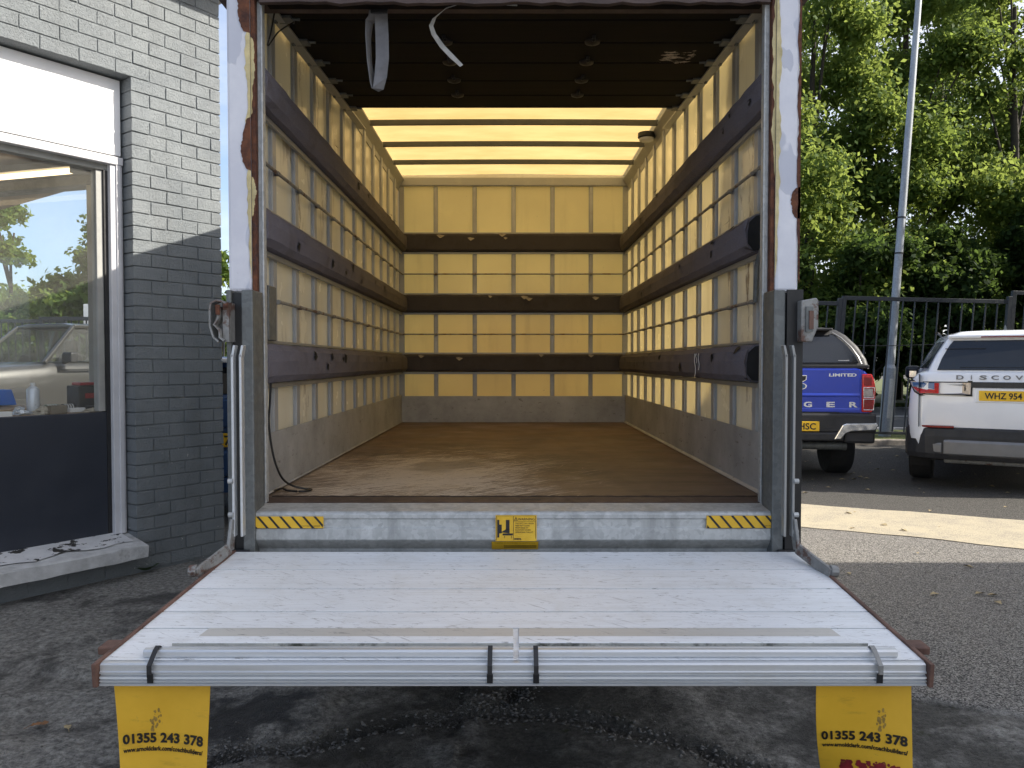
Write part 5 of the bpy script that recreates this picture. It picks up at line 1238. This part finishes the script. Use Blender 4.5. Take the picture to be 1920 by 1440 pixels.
for sg in (-1, 1):
    tl = MB(); P = [(.765, .80), (.885, .80), (.915, .92), (.925, 1.08), (.90, 1.2), (.875, 1.262), (.765, 1.262)]
    tl.prism(P, lambda p, q, t: (sg * p, t, q), -.02, .12); tl = tl.build('tail_lamp', 'red_lens', c, bevel=.01)
    cbox(tl, 'reversing_lens', (sg * .835 - .055, sg * .835 + .055, -.03, -.015, .985, 1.09), 'clear_lens', .01)
    cbox(tl, 'lamp_cell', (sg * .835 - .052, sg * .835 + .052, -.028, -.018, .835, .955), 'red_dark', .012); cbox(tl, 'lamp_cell', (sg * .83 - .045, sg * .83 + .045, -.028, -.018, 1.125, 1.225), 'red_dark', .012)
    b = MB(); 
    for z0, z1 in ((.83, .96), (.98, 1.10)):
        b.tube([(sg * .78, -.03, z0), (sg * .895, -.03, z0), (sg * .905, -.03, z1), (sg * .78, -.03, z1), (sg * .78, -.03, z0)], .005, 6)
    b.build('lamp_trim', 'chrome_letter', tl)
    b = MB(); b.prism([(.42, .47), (.52, .65), (.56, .668), (.915, .675), (.93, .64), (.90, .585), (.62, .57), (.56, .545), (.50, .47)], lambda p, q, t: (sg * p, t, q), -.10, .06); b.build('bumper_end', 'chrome', c, bevel=.012)
    cbox(c, 'bumper_corner', (sg * .74 - .18, sg * .74 + .18, -.04, .12, .42, .575), 'plastic', .03)
cbox(c, 'bumper', (-.93, .93, -.05, .08, .54, .79), 'plastic', .03); cbox(c, 'bumper_step', (-.54, .54, -.09, .05, .45, .555), 'plastic', .02)
cbox(c, 'bumper_lip', (-.5, .5, -.03, .02, .79, .798), 'plastic')
plate(c, -.26, .26, -.056, .568, .685, 'HSC', .108, .012, 'LEFT', .2)
b = MB(); b.tube([(-.65, .18, .37), (.62, .18, .37)], .052, 14); b.tube([(.6, .18, .37), (.64, .18, .37)], .058, 14); b.build('tow_bar', 'galv_dark', c, smooth=True)
b = MB(); b.box(-.08, .08, .0, .2, .33, .45); b.tube([(0, -.02, .42), (0, -.08, .42), (0, -.1, .47)], .025, 8); b.build('tow_hitch', 'galv_dark', c, bevel=.006)
wheels(c, (1.15, 4.35), .79, .39, .30, .10); arches(c, (1.15, 4.35), .925, .42, .42, 'blue')
cbox(c, 'underside', (-.7, .7, .25, 5, .40, .52), 'shadow_black')

# white off-roader, seen from behind at the right edge
c = thing('large_car', 'white four wheel drive car parked at the right edge beside the railings', 'car', (5.46, 8.47, 0), R(-31), None, True)
car_shell([(.0, .80, .36, 1.27), (.035, .885, .34, 1.29), (.12, .955, .33, 1.305), (.32, .985, .33, 1.31), (1.0, 1.0, .33, 1.31), (3.2, 1.0, .33, 1.28), (3.5, 1.0, .33, 1.22), (4.5, .96, .35, 1.10), (4.85, .85, .4, .95), (4.95, .6, .5, .8)]).build('body', 'white_car', c, smooth=True)
gd = Green([(1.285, .93, .05, 3.6), (1.5, .835, .10, 3.2), (1.66, .745, .16, 2.85), (1.72, .70, .18, 2.7), (1.76, .61, .25, 2.5), (1.78, .4, .5, 2.2)])
gd.inn = .15; gd.mesh(.07).build('cabin', 'white_car', c, smooth=True)
gd.rear([(-.68, 1.315), (.68, 1.315), (.63, 1.46), (.56, 1.60), (.52, 1.655), (-.52, 1.655), (-.56, 1.60), (-.63, 1.46)], .012).build('rear_window', 'tint', c, bevel=.006)
cbox(c, 'rear_spoiler', (-.58, .58, .10, .40, 1.675, 1.72), 'white_car', .02)
cbox(c, 'brake_lamp', (-.25, .25, .096, .11, 1.685, 1.70), 'red_dark')
b = MB(); gd.rear([(-.60, 1.56), (-.2, 1.56), (-.2, 1.566), (-.60, 1.566)], .02, b); gd.rear([(-.45, 1.345), (.5, 1.345), (.5, 1.352), (-.45, 1.352)], .02, b); b.build('wiper', 'black', c)
for sg in (-1, 1):
    for (a, e) in ((.22, .98), (1.06, 1.85), (1.93, 2.75)):
        sk = .32 if a > 1.9 else .08
        gd.side([(a, 1.335), (e + (.25 if a > 1.9 else 0), 1.335), (e, 1.53), (e - sk * .6, 1.65), (a + .10, 1.65), (a + .04, 1.5)], .010, sg).build('side_window', 'tint', c, bevel=.005)
    tl = MB(); P = [(.34, 1.035), (.34, 1.185), (.955, 1.185), (.945, 1.15), (.90, 1.07), (.84, 1.035)]
    tl.prism(P, lambda p, q, t: (sg * p, t + max(0, p - .80) ** 2 * 5.0, q), -.016, .03); tl = tl.build('tail_lamp', 'clear_lens', c, bevel=.004)
    b = MB(); b.prism([(.325, 1.022), (.325, 1.198), (.965, 1.198), (.955, 1.15), (.91, 1.06), (.85, 1.022)], lambda p, q, t: (sg * p, t + max(0, p - .80) ** 2 * 5.0, q), -.010, .03); b.build('lamp_surround', 'ink', tl)
    b = MB(); b.prism([(.655, 1.05), (.655, 1.17), (.70, 1.17), (.70, 1.05)], lambda p, q, t: (sg * p, t, q), -.022, -.015); b.prism([(.70, 1.05), (.70, 1.09), (.93, 1.12), (.85, 1.05)], lambda p, q, t: (sg * p, t + max(0, p - .80) ** 2 * 5.0, q), -.021, -.012); b.build('red_lens', 'red_lens', tl)
    b = MB(); b.prism([(.70, 1.095), (.70, 1.175), (.93, 1.175), (.92, 1.13)], lambda p, q, t: (sg * p, t + max(0, p - .80) ** 2 * 5.0, q), -.021, -.012); b.build('dark_lens', 'blue_hatch', tl)
    b = MB()
    for z in (1.04, 1.18): b.tube([(sg * .34, -.018, z), (sg * .82, -.018, z)], .006, 6)
    b.tube([(sg * .40, -.02, 1.085), (sg * .40, -.02, 1.15), (sg * .58, -.02, 1.15)], .007, 6); b.build('lamp_trim', 'ink', tl)
    b = MB(); wrap(b, sg * .50, sg * .84, [(-.048, .658), (-.05, .68), (.0, .685), (.0, .658)], .66, 2.2, n=8); b.build('reflector', 'red_dark', c, bevel=.004)
    b = MB(); b.box(sg * 1.09 - .10, sg * 1.09 + .10, 2.70, 2.84, 1.17, 1.36); m_ = b.build('mirror', 'black', c, bevel=.05)
    b = MB(); b.box(sg * 1.09 - .04, sg * 1.09 + .05, 2.69, 2.70, 1.19, 1.28); b.build('mirror_glass', 'chrome', m_)
    cbox(c, 'mud_flap', (sg * .86 - .11, sg * .86 + .11, .60, .612, .14, .42), 'shadow_black')
b = MB(); wrap(b, -.985, .985, [(-.03, .30), (-.052, .36), (-.055, .56), (-.045, .645), (-.01, .665), (.2, .665), (.2, .30)], .66, 2.2); b.build('bumper', 'plastic', c, bevel=.008)
b = MB(); wrap(b, -.60, .60, [(-.045, .345), (-.072, .365), (-.075, .50), (-.065, .525), (-.03, .535), (.0, .535), (.0, .345)], .50, 1.2); b.build('skid_plate', 'silver', c, bevel=.008)
for sg in (-1, 1): cbox(c, 'side_cladding', (sg * .985 - .02, sg * .985 + .02, .20, .62, .32, .64), 'plastic', .015)
for sg in (-1, 1): b = MB(); wrap(b, sg * .62, sg * .90, [(-.045, .36), (-.066, .38), (-.068, .47), (-.055, .49), (.0, .49), (.0, .36)], .60, 1.9, n=8); b.build('skid_plate', 'silver', c, bevel=.006)
cbox(c, 'plate_recess', (-.30, .30, -.012, .005, .955, 1.115), 'white_car', .012)
cbox(c, 'trim_strip', (-.34, .34, -.018, .005, 1.12, 1.185), 'tint', .004)
plate(c, -.262, .262, -.0135, .975, 1.088, 'WHZ 954', .095, -.205, 'LEFT', .35)
for k, ch in enumerate('DISCOVERY'): badge(c, ch, .066, -.45 + .1125 * k, -.004, 1.213, 'grey_letter', 'letter', None if ch == 'I' else .072, .0015)
b = MB(); b.box(-.86, -.855, -.004, .1, .66, 1.27); b.box(.855, .86, -.004, .1, .66, 1.27); b.build('shut_line', 'ink', c)
b = MB(); b.loft([[(.0 - .02, .75, 1.77), (.02, .75, 1.77), (.02, 1.0, 1.775), (-.02, 1.0, 1.775)], [(-.004, .78, 1.85), (.004, .78, 1.85), (.004, .83, 1.85), (-.004, .83, 1.85)]]); b.build('roof_fin', 'galv_dark', c)
for sg in (-1, 1): b = MB(); b.tube([(sg * .70, .45, 1.755), (sg * .71, 1.5, 1.775), (sg * .71, 2.4, 1.755)], .016, 8); b.build('roof_rail', 'black', c, smooth=True)
wheels(c, (1.0, 3.92), .865, .385, .26, .065); arches(c, (1.0, 3.92), 1.0, .42, .40)
cbox(c, 'underside', (-.75, .75, .2, 4.7, .26, .36), 'shadow_black'); cbox(c, 'exhaust', (-.6, .6, .12, .4, .24, .30), 'galv_rust', .02)

# blue hatchback glimpsed between the brick pier and the van
c = thing('hatchback', 'blue hatchback showing in the gap between brick pier and van', 'car', (-2.36, 6.62, 0), R(2), None, True)
car_shell([(0, .74, .30, 1.08), (.06, .80, .27, 1.10), (.3, .86, .26, 1.12), (2.6, .86, .26, 1.08), (3.3, .82, .28, .92), (3.6, .62, .35, .78)]).build('body', 'blue_hatch', c, smooth=True)
gh_ = Green([(1.09, .80, .04, 2.9), (1.28, .73, .12, 2.5), (1.41, .65, .2, 2.2), (1.455, .52, .28, 2.0)])
gh_.mesh(.1).build('cabin', 'blue_hatch', c, smooth=True)
gh_.rear([(-.66, 1.13), (.66, 1.13), (.58, 1.36), (-.58, 1.36)], .012).build('rear_window', 'tint', c, bevel=.005)
cbox(c, 'roof_spoiler', (-.56, .56, .05, .3, 1.40, 1.44), 'white_car', .012)
cbox(c, 'tailgate', (-.62, .62, -.02, .02, .84, 1.09), 'blue_hatch', .02)
cbox(c, 'bumper', (-.82, .82, -.06, .06, .42, .65), 'blue_hatch', .03); cbox(c, 'lower_bumper', (-.80, .80, -.04, .06, .26, .415), 'blue_hatch', .02); cbox(c, 'bumper_trim', (-.7, .7, -.065, 0, .265, .285), 'silver')
plate(c, -.26, .26, -.026, .68, .80, 'AB74', .105, -.245, 'LEFT', .27) if False else plate(c, -.26, .26, -.026, .675, .795, '74', .115, -.118, 'LEFT', .125)
for sg in (-1, 1): cbox(c, 'tail_lamp', (sg * .72 - .08, sg * .72 + .08, -.01, .12, .86, 1.05), 'red_lens', .02)
wheels(c, (.75, 3.0), .74, .30, .19); arches(c, (.75, 3.0), .86, .33, .33)

# dusty grey off-roader beyond the workshop, with a passenger
c = thing('off_road_car', 'dusty grey off road car with a passenger, seen through the workshop window', 'car', (-6.99, 15.18, 0), math.atan2(.35, -.94), None, True)
car_shell([(0, .76, .55, 1.24), (.06, .84, .5, 1.28), (.3, .88, .48, 1.30), (3.0, .89, .48, 1.27), (3.1, .88, .48, 1.24), (3.9, .86, .5, 1.19), (4.25, .80, .52, 1.10), (4.35, .6, .55, .95)]).build('body', 'grey_car', c, smooth=True)
A0, A1, B0, B1, C0, C1 = (.80, 3.08, 1.26), (.64, 2.42, 1.86), (.84, 1.72, 1.28), (.68, 1.66, 1.88), (.82, .12, 1.27), (.66, .34, 1.85)
fl = lambda p, sg: (sg * p[0], p[1], p[2])
b = MB()
for sg in (-1, 1):
    for p, q, w_ in ((A0, A1, .06), (B0, B1, .075), (C0, C1, .10)): b.beam(fl(p, sg), fl(q, sg), w_, w_)
    b.beam(fl(A1, sg), fl(C1, sg), .07, .06)
b.build('pillars', 'grey_car', c, bevel=.015)
b = MB(); b.loft([[(-.66, y, z), (.66, y, z), (.66, y, z + .03), (.4, y, z + .07), (-.4, y, z + .07), (-.66, y, z + .03)] for y, z in ((.32, 1.84), (1.6, 1.87), (2.44, 1.845))]); b.build('roof', 'grey_car', c, bevel=.015)
def pane(name, P): n = len(P); b = MB(); b.add(P, [tuple(range(n))]); b.build(name, 'car_glass_clear', c, recalc=False)
pane('windscreen', [(-.78, 3.05, 1.27), (.78, 3.05, 1.27), (.62, 2.44, 1.84), (-.62, 2.44, 1.84)])
pane('rear_window', [(-.78, .12, 1.28), (.78, .12, 1.28), (.62, .33, 1.84), (-.62, .33, 1.84)])
for sg in (-1, 1):
    pane('side_window', [fl(p, sg) for p in ((.80, 3.0, 1.28), (.83, 1.76, 1.30), (.67, 1.7, 1.85), (.64, 2.42, 1.83))]); pane('side_window', [fl(p, sg) for p in ((.83, 1.68, 1.30), (.81, .2, 1.29), (.66, .38, 1.83), (.67, 1.62, 1.85))])
    st = MB(); st.box(sg * .38 - .22, sg * .38 + .22, 1.55, 1.72, .8, 1.42); st.box(sg * .38 - .22, sg * .38 + .22, 1.6, 2.1, .72, .86); st = st.build('seat', 'plastic', c, bevel=.05)
    b = MB(); b.box(sg * .38 - .13, sg * .38 + .13, 1.56, 1.66, 1.46, 1.66); b.build('headrest', 'plastic', st, bevel=.04)
    b = MB(); b.box(sg * 1.0 - .11, sg * 1.0 + .11, 2.72, 2.86, 1.26, 1.43); b.box(sg * .9 - .04, sg * .9 + .06, 2.76, 2.82, 1.24, 1.30); b.build('mirror', 'plastic', c, bevel=.04)
    cbox(c, 'head_lamp', (sg * .66 - .12, sg * .66 + .12, 4.22, 4.34, .90, 1.05), 'clear_lens', .03)
    b = MB(); b.beam((sg * .894, 2.9, 1.14), (sg * .894, .3, 1.15), .012, .04); b.build('side_moulding', 'plastic', c)
cbox(c, 'dashboard', (-.74, .74, 2.6, 3.0, 1.05, 1.24), 'plastic', .05)
b = MB(); b.lathe((.38, 2.5, 1.22), [(.17, -.012), (.185, 0), (.17, .012), (.155, 0), (.17, -.012)], 20, 0, 'y'); b.build('steering_wheel', 'plastic', c, smooth=True)
cbox(c, 'bumper', (-.84, .84, 4.2, 4.45, .5, .72), 'plastic', .04); cbox(c, 'grille', (-.5, .5, 4.3, 4.38, .80, 1.02), 'plastic', .01)
wheels(c, (.85, 3.6), .78, .44, .26, .14); arches(c, (.85, 3.6), .89, .42, .40)
for o in c.children: o.location.z += .14

# the passenger: one skinned body, with hair, glasses and top as children
rz = math.atan2(.35, -.94)
pr = thing('person', 'woman with long light brown hair and dark glasses sitting in the grey car', 'person', (-6.99, 15.18, .14), rz, None, True)
sk = [((0, 0, .86), .14), ((0, .0, 1.02), .13), ((0, -.01, 1.18), .145), ((0, -.01, 1.30), .10), ((0, .0, 1.375), .052), ((0, .01, 1.43), .055), ((0, .015, 1.50), .085), ((0, .01, 1.57), .088), ((0, .0, 1.62), .06),
      ((.13, -.01, 1.30), .065), ((.19, .0, 1.26), .055), ((.21, .05, 1.04), .042), ((.15, .27, .98), .032), ((.12, .34, .97), .03),
      ((-.13, -.01, 1.30), .065), ((-.19, .0, 1.26), .055), ((-.21, .05, 1.04), .042), ((-.15, .27, .98), .032), ((-.12, .34, .97), .03),
      ((.10, .1, .86), .085), ((.12, .46, .90), .065), ((.12, .5, .55), .045), ((.12, .6, .53), .04), ((-.10, .1, .86), .085), ((-.12, .46, .90), .065), ((-.12, .5, .55), .045), ((-.12, .6, .53), .04), ((0, .105, 1.505), .014)]
ed = [(0, 1), (1, 2), (2, 3), (3, 4), (4, 5), (5, 6), (6, 7), (7, 8), (3, 9), (9, 10), (10, 11), (11, 12), (12, 13), (3, 14), (14, 15), (15, 16), (16, 17), (17, 18), (0, 19), (19, 20), (20, 21), (21, 22), (0, 23), (23, 24), (24, 25), (25, 26), (6, 27)]
ox, oy = -.38, 1.80
me = bpy.data.meshes.new('body'); me.from_pydata([(p[0] + ox, p[1] + oy, p[2]) for p, r in sk], ed, []); me.materials.append(M['skin'])
bo = bpy.data.objects.new('body', me); COL.objects.link(bo); bo.parent = pr
mo = bo.modifiers.new('skin', 'SKIN'); mo.use_smooth_shade = True
for v, (p, r) in zip(me.skin_vertices[0].data, sk): v.radius = (r, r)
me.skin_vertices[0].data[0].use_root = True
sb = bo.modifiers.new('smooth', 'SUBSURF'); sb.levels = 2; sb.render_levels = 2
b = MB(); rings = []
for z, rx, ry, cy in ((1.30, .10, .05, -.06), (1.38, .105, .065, -.045), (1.46, .11, .085, -.03), (1.54, .11, .10, -.018), (1.60, .10, .098, -.008), (1.65, .07, .07, -.005), (1.675, .02, .02, -.005)):
    rings.append([(ox + rx * math.cos(a), oy + cy + ry * math.sin(a) * (1 if math.sin(a) < 0 else (.55 if z < 1.585 else 1.0)), z) for a in (6.283 * k / 18 for k in range(18))])
b.loft(rings); b.build('hair', 'hair', pr, smooth=True)
b = MB()
for sg in (-1, 1): b.prism([(.008, 1.515), (.06, 1.52), (.066, 1.548), (.006, 1.545)], lambda p, q, t: (ox + sg * p, oy + t - abs(p) * .35, q), .098, .112)
b.box(ox - .01, ox + .01, oy + .10, oy + .108, 1.535, 1.542); b.build('glasses', 'ink', pr, bevel=.003)
b = MB(); b.lathe((ox, oy, 0), [(.10, .88), (.165, .98), (.17, 1.12), (.185, 1.22), (.19, 1.27), (.12, 1.325), (.075, 1.34)], 18); b.build('top', 'galv_dark', pr, smooth=True)
